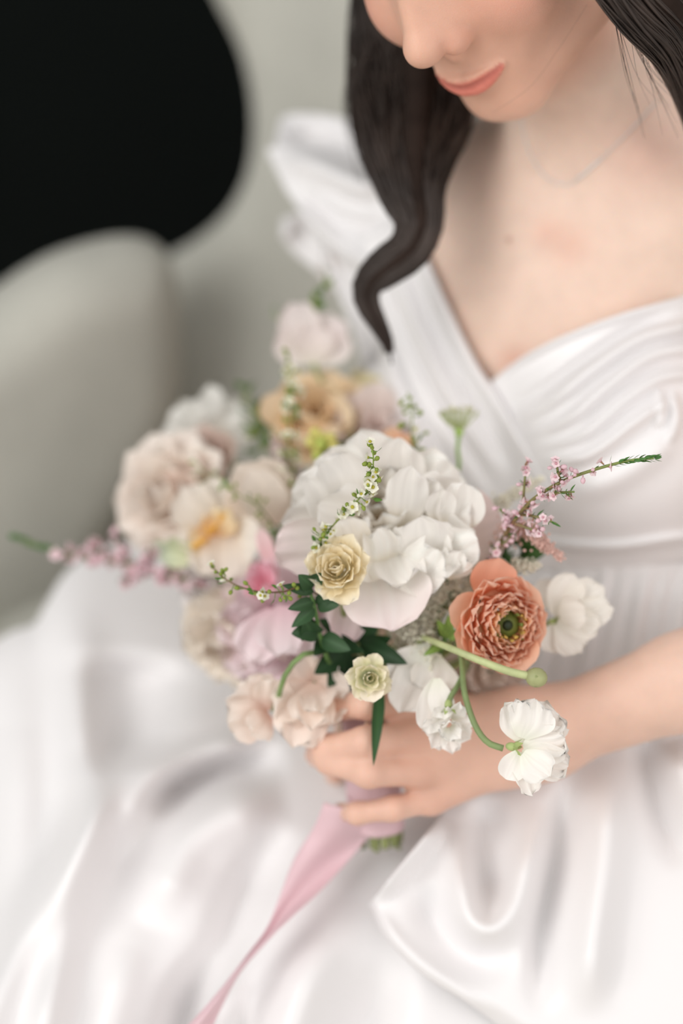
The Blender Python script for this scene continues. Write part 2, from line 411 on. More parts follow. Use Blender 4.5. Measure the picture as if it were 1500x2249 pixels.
def torso_sdf(p):
    d = s_ell(p, CH, (.150, .19, .098), MT)
    d = smin(d, s_ell(p, PEL + up_t * .10, (.118, .16, .09), MT), .06)
    d = smin(d, s_ell(p, PEL, (.165, .12, .12), MT), .05)
    for sgn in (-1, 1): d = smin(d, s_ell(p, CH + lat * sgn * .078 - up_t * .048 + nor * .058, (.070, .068, .062), MT), .035)
    return d
def chest_sdf(p):
    d = torso_sdf(p)
    nb = NECKB - nor * .012
    for sh in (RS, LS): d = smin(d, s_cap(p, nb - up_t * .01, sh, .038, .044), .05)
    for sh in (RS, LS): d = smin(d, s_cap(p, nb + nor * .030 - up_t * .028 + (sh - nb) * .10, sh + nor * .02 - up_t * .005, .010, .012), .035)
    d = smin(d, s_cap(p, HL(-2.8, 0, -4.0), nb, .053, .058), .035)
    return d
WI, WP = P(1125, 1585, 1.268), P(1112, 1662, 1.274)
KN = [P(892, 1552, 1.262), P(896, 1622, 1.250), P(914, 1694, 1.251), P(948, 1755, 1.262)]
FING = [[KN[0], P(800, 1545, 1.240), P(722, 1560, 1.258), P(700, 1572, 1.290)],
        [KN[1], P(800, 1630, 1.232), P(716, 1642, 1.250), P(700, 1650, 1.285)],
        [KN[2], P(808, 1698, 1.233), P(722, 1672, 1.250), P(694, 1662, 1.283)],
        [KN[3], P(862, 1776, 1.248), P(785, 1786, 1.254), P(748, 1782, 1.284)]]
FR = [(.0098, .0090, .0080, .0066), (.0100, .0092, .0082, .0068), (.0096, .0088, .0078, .0064), (.0085, .0076, .0068, .0056)]
RELB, RWR = P(960, 1060, 1.62), P(880, 1440, 1.44)
def hand_sdf(p):
    d = s_cap(p, ELB_L, P(1500, 1497, 1.255), .040, .0300)
    d = smin(d, s_cap(p, P(1500, 1497, 1.255), WR_L, .0300, .0245), .01)
    d = smin(d, s_cap(p, WR_L, WI, .0235, .0195), .02); d = smin(d, s_cap(p, WR_L, WP, .0235, .0175), .02)
    for k in range(4):
        s = WI + (WP - WI) * k / 3
        d = smin(d, s_cap(p, s, KN[k], .0165, .0100), .012)
    d = smin(d, s_cap(p, P(1020, 1660, 1.272), P(950, 1650, 1.268), .014, .012), .012)
    for k in range(4):
        f = s_chain(p, FING[k], FR[k], .005); d = smin(d, f, .006)
    d = smin(d, s_chain(p, [P(1060, 1570, 1.29), P(960, 1510, 1.315), P(870, 1470, 1.33), P(810, 1480, 1.335)], (.014, .0115, .0100, .0075), .006), .014)
    return d
def rarm_sdf(p):
    d = s_chain(p, [RS, RELB, RWR], (.044, .036, .025), .02)
    e = nrm(RWR - RELB); q = RWR + e * .07
    d = smin(d, s_cap(p, RWR, q, .024, .02), .02)
    for k, o in enumerate((-.027, -.009, .009, .026)):
        b = q + RIGHT * o + e * .005; d = smin(d, s_chain(p, [b, b + e * .035 + BACK * .004, b + e * .055 - BACK * .012], (.009, .0085, .007), .004), .006)
    d = smin(d, s_chain(p, [RWR + RIGHT * .02 + e * .03, RWR + RIGHT * .045 + e * .055, RWR + RIGHT * .05 + e * .085], (.011, .010, .008), .004), .008)
    return d
def boxed(fn, pts, pad):
    lo = np.min(pts, 0) - pad; hi = np.max(pts, 0) + pad
    def g(p):
        m = ((p > lo) & (p < hi)).all(1); c = np.maximum(np.maximum(lo - p, p - hi), 0); r = np.linalg.norm(c, axis=1) + pad * .35
        if m.any(): r[m] = fn(p[m])
        return r
    return g
hb = [HL(12, 8, 14), HL(-12, -8, -13), HL(12, -8, 14), HL(12, 8, -13), HL(-12, 8, -13), HL(-12, -8, 14), HL(12, -8, -13), HL(-12, 8, 14)]
head_b = boxed(head_sdf, hb, .05)
hand_b = boxed(hand_sdf, [ELB_L, WR_L, *KN, FING[0][-1], FING[3][-1], P(810, 1480, 1.335)], .07)
rarm_b = boxed(rarm_sdf, [RS, RELB, RWR, RWR + nrm(RWR - RELB) * .13], .09)
def body_sdf(p):
    d = chest_sdf(p); d = smin(d, head_b(p), .016)
    d = smin(d, s_chain(p, [LS, ELB_L], (.044, .037), .02), .03); d = smin(d, hand_b(p), .012)
    d = smin(d, rarm_b(p), .03)
    return d
allp = np.vstack([hb, [ELB_L, WR_L, RS, LS, PEL - up_t * .14, PEL + lat * .2, PEL - lat * .2, RELB, *[f[-1] for f in FING], RWR]])
BV, BQ = surface_nets(body_sdf, allp.min(0) - .07, allp.max(0) + .07, .0036)
BV, BQ = subdiv(BV, BQ); BV = project(body_sdf, BV, 2)
# skin colour: its own tone, lips, blush, knuckles, a mole
SK = hexc(236, 210, 193); col = np.tile(SK, (len(BV), 1))
def blend(c, w): 
    global col
    col = col * (1 - w[:, None]) + np.asarray(c) * w[:, None]
q = to_head(BV); aq = q.copy(); aq[:, 1] = np.abs(aq[:, 1])
inhead = np.clip((q[:, 2] + 15.5) / 4, 0, 1) * np.clip((18 - np.linalg.norm(q, axis=1)) / 3, 0, 1) * np.clip((q[:, 0] + 4) / 4, 0, 1)
blend(hexc(220, 170, 146), .85 * inhead)
blend(hexc(224, 150, 132), .55 * np.exp(-((np.linalg.norm(aq - [6.2, 4.6, -3.4], axis=1) / 2.6) ** 2)))
blend(hexc(206, 140, 118), .45 * np.exp(-((np.linalg.norm(aq - [9.6, 1.3, -4.8], axis=1) / 1.0) ** 2)))
lipd = np.minimum(s_chain(aq, LIP_U + np.array([.12, 0, -.18]), np.linspace(.28, .10, len(LIP_U)), .1), s_chain(aq, LIP_L, np.linspace(.46, .12, len(LIP_L)), .1))
blend(hexc(212, 120, 106), .9 * np.clip(1 - (lipd - .06) / .14, 0, 1) * (q[:, 0] > 6))
blend(hexc(120, 45, 45), .6 * np.clip(1 - s_chain(aq, LIP_M, np.full(len(LIP_M), .1), .1) / .15, 0, 1) * (q[:, 0] > 6))
tips = np.min([np.linalg.norm(BV - f[-1], axis=1) for f in FING], 0); blend(hexc(222, 150, 130), .4 * np.exp(-(tips / .014) ** 2))
kn = np.min([np.linalg.norm(BV - f[0], axis=1) for f in FING], 0); blend(hexc(220, 160, 138), .45 * np.exp(-(kn / .016) ** 2))
hnd = np.exp(-((np.linalg.norm(BV - KN[1], axis=1)) / .22) ** 2); blend(hexc(222, 172, 150), .7 * hnd)
tr = lambda x, y: P(x, y, float(trace(chest_sdf, np.array([float(x)]), np.array([float(y)]))[0]))
def spot(x, y, r, c, w):
    blend(c, w * np.exp(-(np.linalg.norm(BV - tr(x, y), axis=1) / r) ** 2))
spot(1118, 527, .0019, hexc(170, 110, 80), .75); spot(1200, 510, .011, hexc(226, 170, 148), .4); spot(1250, 540, .014, hexc(226, 170, 148), .4); spot(1130, 800, .012, hexc(222, 150, 128), .4); spot(1430, 330, .03, hexc(226, 176, 160), .4)
bride = thing('person', PEL * [1, 1, 0] + [0, 0, .45], 'seated bride in a white satin gown looking down at the bouquet in her hand', 'person')
part('body', BV, BQ, M_SKIN, bride, col=col)
# brows and lowered lashes
for sg in (-1, 1):
    bp = np.array([HL(F_, sg * L_, U_) for F_, L_, U_ in ((9.35, 1.5, 1.9), (9.2, 2.8, 2.35), (8.2, 4.4, 2.3), (7.2, 5.3, 1.7))]); bp = project(body_sdf, spline(bp, 16), 4)
    V, Fq = tube(bp, .0028 * np.linspace(1, .35, 16), 7, squash=.4); part('eyebrow', V, Fq, M_HAIR, bride)
    lp = np.array([HL(F_, sg * L_, U_) for F_, L_, U_ in ((8.1, 1.9, -.75), (8.5, 3.1, -1.05), (7.7, 4.5, -.7))]); lp = project(body_sdf, spline(lp, 14), 4)
    V, Fq = tube(lp, .0012, 6, squash=.5); part('eyelashes', V, Fq, M_HAIR, bride)
# fingernails
for k in range(4):
    tip = FING[k][-1]; pr = FING[k][-2]; ax = nrm(tip - pr); out = CV(-.75, .1, .5); out = nrm(out - ax * (out @ ax))
    c = pr + (tip - pr) * .85 + out * FR[k][3] * .86; Mx = np.stack([np.cross(ax, out), ax, out], 1)
    V, Fq = ball((0, 0, 0), (.0048, .0066, .0016), 12, 7); o = part('fingernail', V @ Mx.T + c, Fq, mat('nail_%d' % k, (.8, .6, .55), .15) if k == 0 else bpy.data.materials['nail_0'], bride)
# necklace
nk = [(1146, 262), (1152, 300), (1168, 345), (1192, 382), (1222, 402), (1252, 404), (1275, 388), (1330, 340), (1395, 275), (1440, 225)]
npx = spline(nk, 60); dd = trace(chest_sdf, npx[:, 0], npx[:, 1]); pth = P(npx[:, 0], npx[:, 1], dd - .0012)
neck = thing('necklace', tr(1250, 400), 'thin silver chain necklace with a small bar lying on the bare chest', 'necklace')
V, Fq = tube(pth, .0006, 5); part('chain', V, Fq, M_SILVER, neck)
V, Fq = tube(spline([pth[28], pth[33], pth[37]], 8), .0010, 6); part('bar', V, Fq, M_SILVER, neck)

# ------------------------------------------------------------------ hair
def lock(guide, n, seed, r0=.0013, fill=.8, curl=.12, flat=.45, spread=1.0, nseg=44):
    """guide rows: px, py, distance, half width in px"""
    rg = np.random.default_rng(seed); g = spline(np.asarray(guide, float), nseg); c = P(g[:, 0], g[:, 1], g[:, 2])
    w = np.abs(g[:, 3]) / FPX * g[:, 2]; T = nrm(np.gradient(c, axis=0)); side = nrm(np.cross(T, BACK)); nb = np.cross(side, T)
    out = []; t = np.linspace(0, 1, nseg)
    for i in range(n):
        a = rg.uniform(0, 2 * np.pi); r = math.sqrt(rg.uniform(.35, 1)) * spread; ph = rg.uniform(0, 6.28, 3); fr = rg.uniform(.6, 1.8, 2)
        an = a + curl * 3 * np.sin(fr[0] * 4 * t + ph[0]) ; rr = r * (1 + curl * np.sin(fr[1] * 6 * t + ph[1]))
        e = rg.uniform(.86, 1.0); k = max(8, int(nseg * e))
        pth = c + side * (np.cos(an) * rr * w)[:, None] + nb * (np.sin(an) * rr * w * flat)[:, None]
        rad = r0 * rg.uniform(.6, 1.3) * np.clip((1 - t[:k] / t[k - 1]) * 7, .12, 1)
        out.append(tube(pth[:k], rad, 4, cap=False))
    V, Fq = join(out); core = tube(c, w * fill * .8, 14, squash=flat * 1.1) if fill else None
    return V, Fq, core
G1 = [(1010, -210, 1.30, 130), (930, -90, 1.345, 130), (900, 40, 1.365, 118), (905, 150, 1.36, 128), (905, 245, 1.345, 126), (898, 330, 1.325, 102), (905, 420, 1.31, 68), (920, 490, 1.305, 48), (898, 548, 1.305, 42), (845, 588, 1.31, 38), (808, 625, 1.315, 30), (806, 662, 1.317, 24), (828, 708, 1.318, 19), (850, 752, 1.32, 13), (860, 800, 1.32, 5)]
V, Fq, core = lock(G1, 1300, 3, r0=.00075, fill=.85, curl=.16)
hr = part('hair', core[0], core[1], M_HAIR, bride); part('hair_strands', V, Fq, M_HAIRL, hr)['kind'] = 'stuff'
def cap_sdf(p):
    q = to_head(p); d = s_ell(q, (-1.5, 0, 3.9), (10.2, 8.2, 9.6)); d = smin(d, s_ell(q, (-5.5, 0, -3.0), (4.5, 7.0, 6.5)), 2)
    d = smax(d, -s_ell(q, (7.5, 0, -2.5), (7.4, 6.7, 10.6)), 1.0)
    return d / 100
V, Fq = surface_nets(cap_sdf, np.min(hb, 0) - .05, np.max(hb, 0) + .05, .005); part('hair_crown', V, Fq, M_HAIR, hr)
G2 = [(1240, -260, 1.14, 60), (1330, -110, 1.145, 75), (1420, 0, 1.16, 85), (1500, 95, 1.19, 75), (1545, 210, 1.23, 60), (1575, 340, 1.265, 48), (1600, 500, 1.262, 36), (1592, 640, 1.262, 24), (1570, 760, 1.262, 6)]
V, Fq, core = lock(G2, 300, 5, r0=.0009, flat=.35); part('hair_side', core[0], core[1], M_HAIR, hr); part('hair_strands', V, Fq, M_HAIRL, hr)['kind'] = 'stuff'
cs = []; rg = np.random.default_rng(21)
for k in range(700):
    sg = 1 if k % 2 else -1; f0 = rg.uniform(-9, 7.5); f1 = f0 * .35 - 3.5 + rg.normal(0, .6); h = 12.5 - .055 * f0 ** 2
    c = spline([(f0, sg * .15, h), (f0 * .9 + .3, sg * 4.2, h - 2.0), (f0 * .65 - .8, sg * 7.6, h - 7.0), (f1, sg * 8.0, -2.5), (f1 - 1.5, sg * 7.0, -7.5)], 22)
    cs.append(HEAD0 + (c / 100) @ RW.T)
cs = project(cap_sdf, np.vstack(cs), 6).reshape(-1, 22, 3); cs = [tube(pw + rg.normal(0, .0006, 3), .0009, 3, cap=False) for pw in cs]
V, Fq = join(cs); part('hair_strands', V, Fq, M_HAIRL, hr)['kind'] = 'stuff'
# loose fine strands over cheek and neck
fl = []
rg = np.random.default_rng(11)
for k in range(46):
    x = rg.uniform(1330, 1500); e = rg.uniform(-40, 120)
    a = spline([(x, -30, 1.17), (x + 30 + e * .3, 90, 1.18), (x + 55 + e * .6, 170, 1.20), (x + 95 + e, 270 + rg.uniform(-60, 40), 1.225)], 20)
    fl.append(tube(P(a[:, 0], a[:, 1], a[:, 2]), .00022 * np.linspace(1, .3, 20), 3, cap=False))
for pts in ([(1345, -20), (1348, 60), (1345, 130)], [(1290, 10), (1225, 110), (1165, 190), (1085, 246)]):
    a = spline(pts, 20); d = trace(body_sdf, a[:, 0], a[:, 1]) - .002; d = np.where(np.isnan(d), 1.19, d); fl.append(tube(P(a[:, 0], a[:, 1], d), .00006, 3, cap=False))
for k in range(40):
    x = 775 + rg.normal(0, 12); a = spline([(x + 40, 90), (x + rg.normal(0, 8), 200), (x + rg.normal(8, 10), 280), (x + 60 + rg.normal(0, 20), 400)], 16)
    fl.append(tube(P(a[:, 0], a[:, 1], 1.345), .0002, 3, cap=False))
V, Fq = join(fl); part('loose_strands', V, Fq, M_HAIRL, hr)['kind'] = 'stuff'

# ------------------------------------------------------------------ gown
def sheet(name, px, py, d, parent, th=.0016, mat_=None, roll=None):
    ns, nt = px.shape; V = P(px, py, d).reshape(-1, 3)
    o = part(name, V, gridfaces(ns, nt), mat_ or M_SATIN, parent); return solid(o, th)
def filled(d, default):
    return np.where(np.isnan(d), default, d)
gown = None
# skirt: from the waist over the lap to beyond the lower edge, falling over the knees
top = [(-420, 1700), (-250, 1580), (-90, 1465), (20, 1392), (75, 1372), (105, 1322), (150, 1255), (230, 1203), (400, 1190), (700, 1230), (1000, 1260), (1250, 1215), (1500, 1200), (1800, 1200)]
bot = [(-420, 2700), (-100, 2760), (300, 2800), (750, 2800), (1200, 2800), (1500, 2780), (1800, 2700)]
px, py = ruled(top, bot, 230, 260)
fd = tps([(-400, 1750, 1.44), (0, 1440, 1.455), (150, 1280, 1.48), (300, 1230, 1.50), (600, 1260, 1.50), (900, 1330, 1.44), (1250, 1250, 1.40), (1500, 1230, 1.37), (1800, 1250, 1.36),
          (0, 1800, 1.385), (300, 1700, 1.385), (600, 1700, 1.37), (880, 1800, 1.335), (1200, 1700, 1.33), (1500, 1650, 1.325), (1800, 1650, 1.31),
          (0, 2100, 1.33), (400, 2100, 1.30), (750, 2100, 1.285), (1100, 2100, 1.28), (1500, 2100, 1.27),
          (-300, 2450, 1.30), (0, 2450, 1.29), (750, 2450, 1.26), (1500, 2450, 1.26), (0, 2750, 1.32), (750, 2750, 1.29), (1500, 2750, 1.29)])
d = fd(px, py)
def folds(px, py, lst):
    h = 0
    for f in lst: h = h + ridge(px, py, *f)
    return h
SK_F = [([(150, 1270), (175, 1420), (185, 1600), (195, 1800), (150, 2000), (90, 2350), (40, 2750)], 55, .022),
        ([(20, 1400), (40, 1600), (30, 1900), (-40, 2300), (-80, 2700)], 60, .010),
        ([(290, 1420), (280, 1560), (300, 1700)], 95, -.022),
        ([(560, 1500), (420, 1590), (280, 1720), (150, 1900), (40, 2100), (-80, 2400), (-160, 2700)], 50, .022),
        ([(640, 1668), (480, 1690), (370, 1745), (325, 1800)], 34, -.022),
        ([(620, 1620), (470, 1650), (350, 1710), (285, 1800), (270, 1900)], 30, .014),
        ([(640, 1760), (520, 1780), (420, 1840), (370, 1930), (330, 2050)], 60, .016),
        ([(640, 1800), (590, 1880), (540, 1960), (500, 2060), (440, 2200), (400, 2400)], 48, -.020),
        ([(470, 2060), (420, 2150), (380, 2280), (340, 2500), (310, 2780)], 40, -.018),
        ([(540, 2040), (500, 2150), (470, 2300), (440, 2550), (420, 2780)], 40, .014),
        ([(330, 1960), (280, 2080), (230, 2260), (180, 2500), (150, 2780)], 60, .014),
        ([(160, 2050), (90, 2200), (40, 2350), (0, 2550), (-30, 2780)], 60, .012),
        ([(760, 1960), (720, 2060), (660, 2180), (620, 2330), (590, 2550), (580, 2780)], 60, .016),
        ([(900, 2080), (840, 2160), (790, 2300), (760, 2550), (750, 2780)], 60, -.02),
        ([(560, 2180), (530, 2260), (520, 2350), (510, 2550), (505, 2780)], 40, -.012)]
# gathers below the waist
GA_F = []
for k, x in enumerate(range(1180, 1760, 46)):
    GA_F.append(([(x + 25, 1215), (x - 5, 1330), (x - 40 - (1300 - x) * .1, 1480), (x - 60, 1600)], 13 + (k % 3) * 4, .006 + .003 * (k % 2)))
d = d - 1.5 * folds(px, py, SK_F)
m = py < 1750; dt = filled(trace(torso_sdf, px[m], py[m], 1.05, 1.9), 9); d[m] = smin(d[m], dt - .012, .02)
d = d - folds(px, py, GA_F)
# the upper rim rolls away behind
extra = np.linspace(.25, 0, 12)[None, :-1]; 
pxe = np.repeat(px[:, :1], 11, 1); pye = py[:, :1] + (extra * 1.0) * 260; de = d[:, :1] + .012 + extra * .30
rollin = .03 * np.exp(-(np.arange(px.shape[1])[None] / 7.0)); d = d + rollin * .5
px = np.concatenate([pxe, px], 1); py = np.concatenate([pye, py], 1); d = np.concatenate([de + .012, d], 1)
gown = sheet('wedding_gown', px, py, d, bride)
gown['label'] = 'white satin skirt of the gown spread over her lap'
# overskirt drape with its rolled edge, lower right
top = [(985, 1770), (1080, 1715), (1250, 1660), (1400, 1600), (1600, 1530), (1800, 1480)]
bot = [(812, 1985), (850, 2060), (930, 2140), (1040, 2210), (1200, 2330), (1500, 2500)]
lft = [(985, 1770), (930, 1830), (870, 1900), (812, 1985)]
a = spline(top, 150); b = spline(bot, 150); t = np.linspace(0, 1, 130)
px = a[:, None, 0] * (1 - t) + b[:, None, 0] * t; py = a[:, None, 1] * (1 - t) + b[:, None, 1] * t
d = fd(px, py) - .028
OV_F = [([(975, 1790), (920, 1850), (860, 1920), (815, 1985)], 26, .020),
        ([(1000, 1800), (1010, 1900), (1030, 2010), (1080, 2040), (1130, 1990), (1160, 1880), (1180, 1760)], 34, .018),
        ([(1075, 1740), (1065, 1850), (1070, 1940), (1085, 2000)], 34, -.014),
        ([(930, 1930), (960, 2040), (1040, 2110), (1150, 2100)], 40, -.014),
        ([(1250, 1680), (1230, 1850), (1190, 2050), (1180, 2250)], 30, -.016),
        ([(1330, 1660), (1330, 1850), (1300, 2080), (1290, 2250)], 48, .018),
        ([(1410, 1560), (1425, 1680), (1450, 1790), (1500, 1920)], 28, -.012),
        ([(1480, 1620), (1520, 1760), (1560, 1860)], 36, .016),
        ([(815, 1990), (880, 2090), (1000, 2180), (1100, 2250)], 22, .010)]
d = d - 1.35 * folds(px, py, OV_F)
tt = np.linspace(0, 1, 130)[None]; d = d + .02 * np.clip((tt - .93) / .07, 0, 1) ** 2
part_ = sheet('overskirt', px, py, d, gown)
# bodice over her left bust
top = [(1075, 842), (1140, 790), (1230, 742), (1350, 695), (1500, 650), (1650, 605), (1760, 590)]
bot = [(1010, 1200), (1100, 1235), (1240, 1250), (1370, 1248), (1500, 1230), (1650, 1220), (1800, 1210)]
px, py = ruled(top, bot, 190, 170)
dt = trace(torso_sdf, px, py, 1.05, 1.9); dm = tps([(1075, 842, 1.375), (1300, 720, 1.35), (1500, 650, 1.335), (1760, 590, 1.33), (1010, 1180, 1.43), (1250, 1218, 1.39), (1500, 1200, 1.37), (1800, 1180, 1.37), (1330, 960, 1.33), (1100, 1000, 1.38), (1650, 900, 1.32)])(px, py)
dt = filled(dt, 9); d = smin(dt - .007, dm, .03)
BO_F = [([(1120, 930), (1200, 890), (1300, 810), (1400, 745), (1500, 718), (1650, 690)], 15, .012),
        ([(1105, 905), (1190, 855), (1290, 785), (1400, 715), (1500, 690)], 12, -.006),
        ([(1140, 960), (1240, 925), (1330, 850), (1420, 785), (1500, 765), (1650, 750)], 15, .012),
        ([(1160, 985), (1270, 960), (1370, 880), (1440, 835), (1500, 822), (1620, 830)], 13, .010),
        ([(1180, 1010), (1290, 1000), (1390, 930), (1450, 890), (1500, 880)], 15, .010),
        ([(1075, 842), (1140, 792), (1230, 745), (1350, 698), (1500, 655)], 9, .005),
        ([(1440, 845), (1455, 900), (1440, 950)], 10, .006), ([(1475, 850), (1485, 920), (1465, 980)], 10, .006),
        ([(1090, 1150), (1200, 1190), (1350, 1200), (1500, 1180), (1700, 1170)], 9, .006),
        ([(1230, 1080), (1330, 1060), (1430, 1000), (1500, 930)], 30, .006)]
d = d - 1.25 * folds(px, py, BO_F)
sheet('bodice', px, py, d, gown)
# crossing neckline band from her right shoulder
inn = [(905, 480), (930, 548), (985, 675), (1045, 795), (1100, 880), (1165, 1000), (1215, 1090)]
out = [(800, 520), (830, 640), (885, 790), (955, 930), (1020, 1030), (1080, 1110), (1130, 1180)]
px, py = ruled(inn, out, 120, 60)
dt = filled(trace(chest_sdf, px, py, 1.05, 1.9), 9); dm = tps([(905, 480, 1.395), (800, 520, 1.42), (985, 675, 1.385), (885, 790, 1.40), (1100, 880, 1.355), (1000, 1000, 1.38), (1215, 1090, 1.34), (1130, 1180, 1.37)])(px, py)
d = smin(dt - .008, dm, .02)
for s, w, h in ((.10, 12, .008), (.36, 9, -.007), (.60, 12, .008), (.80, 9, -.005)):
    i = int(s * 59); d = d - ridge(px, py, np.stack([px[::12, i], py[::12, i]], 1), w, h)
d[:, 0] += .006
sheet('neckline_band', px, py, d, gown)
# bodice and sleeve over her right side
lft = [(680, 470), (705, 560), (745, 650), (785, 760), (810, 900), (820, 1050), (840, 1200)]
rgt = [(905, 470), (930, 560), (960, 690), (1010, 830), (1060, 960), (1110, 1100), (1150, 1220)]
px, py = ruled(lft, rgt, 110, 90)
dt = filled(trace(torso_sdf, px, py, 1.05, 1.9), 9); dm = tps([(640, 470, 1.50), (905, 470, 1.42), (745, 650, 1.47), (960, 690, 1.41), (815, 900, 1.455), (1010, 850, 1.40), (840, 1200, 1.49), (1150, 1220, 1.41)])(px, py)
d = smin(dt - .004, dm, .02)
d = d - folds(px, py, [([(690, 470), (730, 600), (790, 740), (830, 900)], 14, .010), ([(760, 480), (790, 600), (840, 730), (880, 860)], 16, .008), ([(660, 480), (700, 590), (760, 700)], 8, -.006), ([(830, 760), (900, 920), (960, 1080)], 22, .010)])
sheet('side_bodice', px, py, d, gown)
# big folded bow loop on her right shoulder
top = [(586, 330), (610, 322), (660, 326), (720, 345), (790, 372), (870, 400)]
bot = [(630, 420), (665, 470), (700, 520), (740, 565), (790, 600), (860, 610)]
px, py = ruled(top, bot, 90, 60)
d = tps([(586, 330, 1.49), (870, 400, 1.42), (630, 420, 1.47), (860, 610, 1.40), (740, 450, 1.435), (665, 330, 1.47), (740, 570, 1.45)])(px, py)
d = d - folds(px, py, [([(600, 350), (680, 360), (780, 400), (870, 430)], 26, .016), ([(650, 410), (720, 470), (800, 500), (870, 505)], 20, -.012), ([(640, 430), (700, 500), (760, 555), (850, 590)], 16, .012), ([(700, 400), (760, 440), (830, 455)], 14, -.007)])
sheet('shoulder_bow', px, py, d, gown)
top = [(616, 262), (640, 252), (700, 252), (760, 262), (830, 290), (900, 330)]
bot = [(600, 335), (640, 330), (700, 342), (760, 362), (830, 390), (900, 420)]
px, py = ruled(top, bot, 60, 30)
d = tps([(616, 262, 1.52), (900, 330, 1.45), (600, 335, 1.495), (900, 420, 1.43), (700, 300, 1.505)])(px, py)
d = d - folds(px, py, [([(616, 262), (640, 254), (700, 254), (760, 264), (830, 292)], 9, .006), ([(630, 300), (720, 305), (800, 330)], 18, -.012)])
sheet('bow_lining', px, py, d, gown)
top = [(620, 480), (660, 470), (690, 500), (720, 545)]
bot = [(618, 520), (650, 560), (700, 600), (730, 640)]
px, py = ruled(top, bot, 40, 24)
d = 1.50 - folds(px, py, [([(640, 480), (625, 530)], 12, .012), ([(690, 500), (715, 600)], 12, .010)])
sheet('bow_tail', px, py, d, gown)

# ------------------------------------------------------------------ bouquet
GRIP = P(800, 1560, 1.285); TAIL = P(835, 1850, 1.295)
def petal(base, tip, W, hint=None, cup=.2, bend=0.0, curl=0.0, ruf=0.0, fr=3.0, tm=.6, bw=.25, point=False, nu=11, nv=11, ph=None, notch=0.0, twist=0.0):
    base = np.asarray(base, float); tip = np.asarray(tip, float); y = tip - base; L = np.linalg.norm(y); y = y / L
    h = BACK if hint is None else np.asarray(hint, float); z = h - y * (h @ y); z = z / (np.linalg.norm(z) + 1e-9); x = np.cross(y, z)
    s = np.linspace(-1, 1, nu)[:, None]; t = np.linspace(0, 1, nv)[None] ** .9
    if point: w = np.sin(np.pi * np.clip(t, 0, 1) ** .75) ** .8 * (1 - .15 * t) + .02
    else: w = (bw + (1 - bw) * np.sin(np.pi / 2 * np.minimum(t / tm, 1))) * np.sqrt(np.maximum(1 - np.maximum((t - tm) / (1 - tm), 0) ** 2.4, .004))
    w = w * W / 2; ph = rng.uniform(0, 6.28) if ph is None else ph
    Y = t * L - notch * L * np.exp(-(s / .22) ** 2) * t ** 3 + 0 * s
    sx = s * w / (W / 2)
    Z = cup * W * .5 * sx ** 2 * np.sin(np.pi / 2 * np.minimum(t * 1.5, 1)) + bend * L * 4 * t * (1 - t) + curl * L * t ** 3
    Z = Z + ruf * W * .12 * t ** 1.6 * (np.sin(fr * 2.2 * sx + ph) + .6 * np.sin(fr * 4.1 * sx + 2 * ph)) * (.35 + .65 * np.abs(sx) + .3 * t)
    Y = Y + ruf * W * .06 * t ** 3 * np.sin(fr * 5 * sx + 1.7 * ph) * (.2 + np.abs(s))
    X = s * w + ruf * W * .03 * np.sin(7 * t + ph); an = twist * t
    X, Z = X * np.cos(an) - Z * np.sin(an), X * np.sin(an) + Z * np.cos(an)
    V = base + X[..., None] * x + Y[..., None] * y + Z[..., None] * z
    return V.reshape(-1, 3), gridfaces(nu, nv), np.broadcast_to(t, (nu, nv)).ravel(), np.broadcast_to(s, (nu, nv)).ravel()
def tint(t, s, cb, cm, ct, edge=None, streak=.03):
    cb, cm, ct = map(np.asarray, (cb, cm, ct)); t = t[:, None]
    c = np.where(t < .45, cb + (cm - cb) * (t / .45), cm + (ct - cm) * ((t - .45) / .55))
    if edge is not None: e = (np.clip(np.abs(s) - .55, 0, 1) / .45 * t[:, 0] + np.clip(t[:, 0] - .85, 0, 1) / .15)[:, None].clip(0, 1) ** 1.5; c = c * (1 - e) + np.asarray(edge) * e
    c = c * (1 + streak * np.sin(s * 23 + 3 * np.sin(s * 7)))[:, None] * rng.uniform(.96, 1.03)
    return np.clip(c, 0, 1)
def add_petal(fl, base, tip, W, cols, name='petal', m=None, edge=None, **k):
    V, F, t, s = petal(base, tip, W, **k)
    if m is None: cols = [soft(c) for c in cols]
    return part(name, V, F, m or M_PETAL, fl, col=tint(t, s, *cols, edge=edge))
def stem(fl, pts, r=.0016, c0=(150, 160, 104), c1=None, name='stem', n=24):
    p = spline(np.asarray(pts), n); rr = np.linspace(r * .85, r * 1.1, n) if np.isscalar(r) else np.interp(np.linspace(0, 1, n), np.linspace(0, 1, len(r)), r)
    V, F = tube(p, rr, 7); c = hexc(*c0)[None] + (0 if c1 is None else (hexc(*c1) - hexc(*c0))[None] * np.clip(np.linalg.norm(V - p[0], axis=1) / np.linalg.norm(p[-1] - p[0]), 0, 1)[:, None])
    return part(name, V, F, M_STEM, fl, col=np.broadcast_to(c, (len(V), 3)))
nst = [0]
def to_grip(p, out=None):
    """stem path from a flower head down into the hand and out below it"""
    k = nst[0]; nst[0] += 1; a = k * 2.4; r = .0115 * math.sqrt(((k * 7) % 30) / 30.0); p = np.asarray(p, float)
    off = RIGHT * math.cos(a) * r + BACK * math.sin(a) * r
    g = GRIP + off; e = TAIL + off * 1.25 + UP * rng.uniform(-.006, .012)
    mid = p * .5 + g * .5 + (out if out is not None else -BACK * .01)
    return [p, mid, g, g * .5 + e * .5, e]
def flower(name, px, py, d, label, group=None, cat='flower'):
    return thing(name, P(px, py, d), label, cat, group)
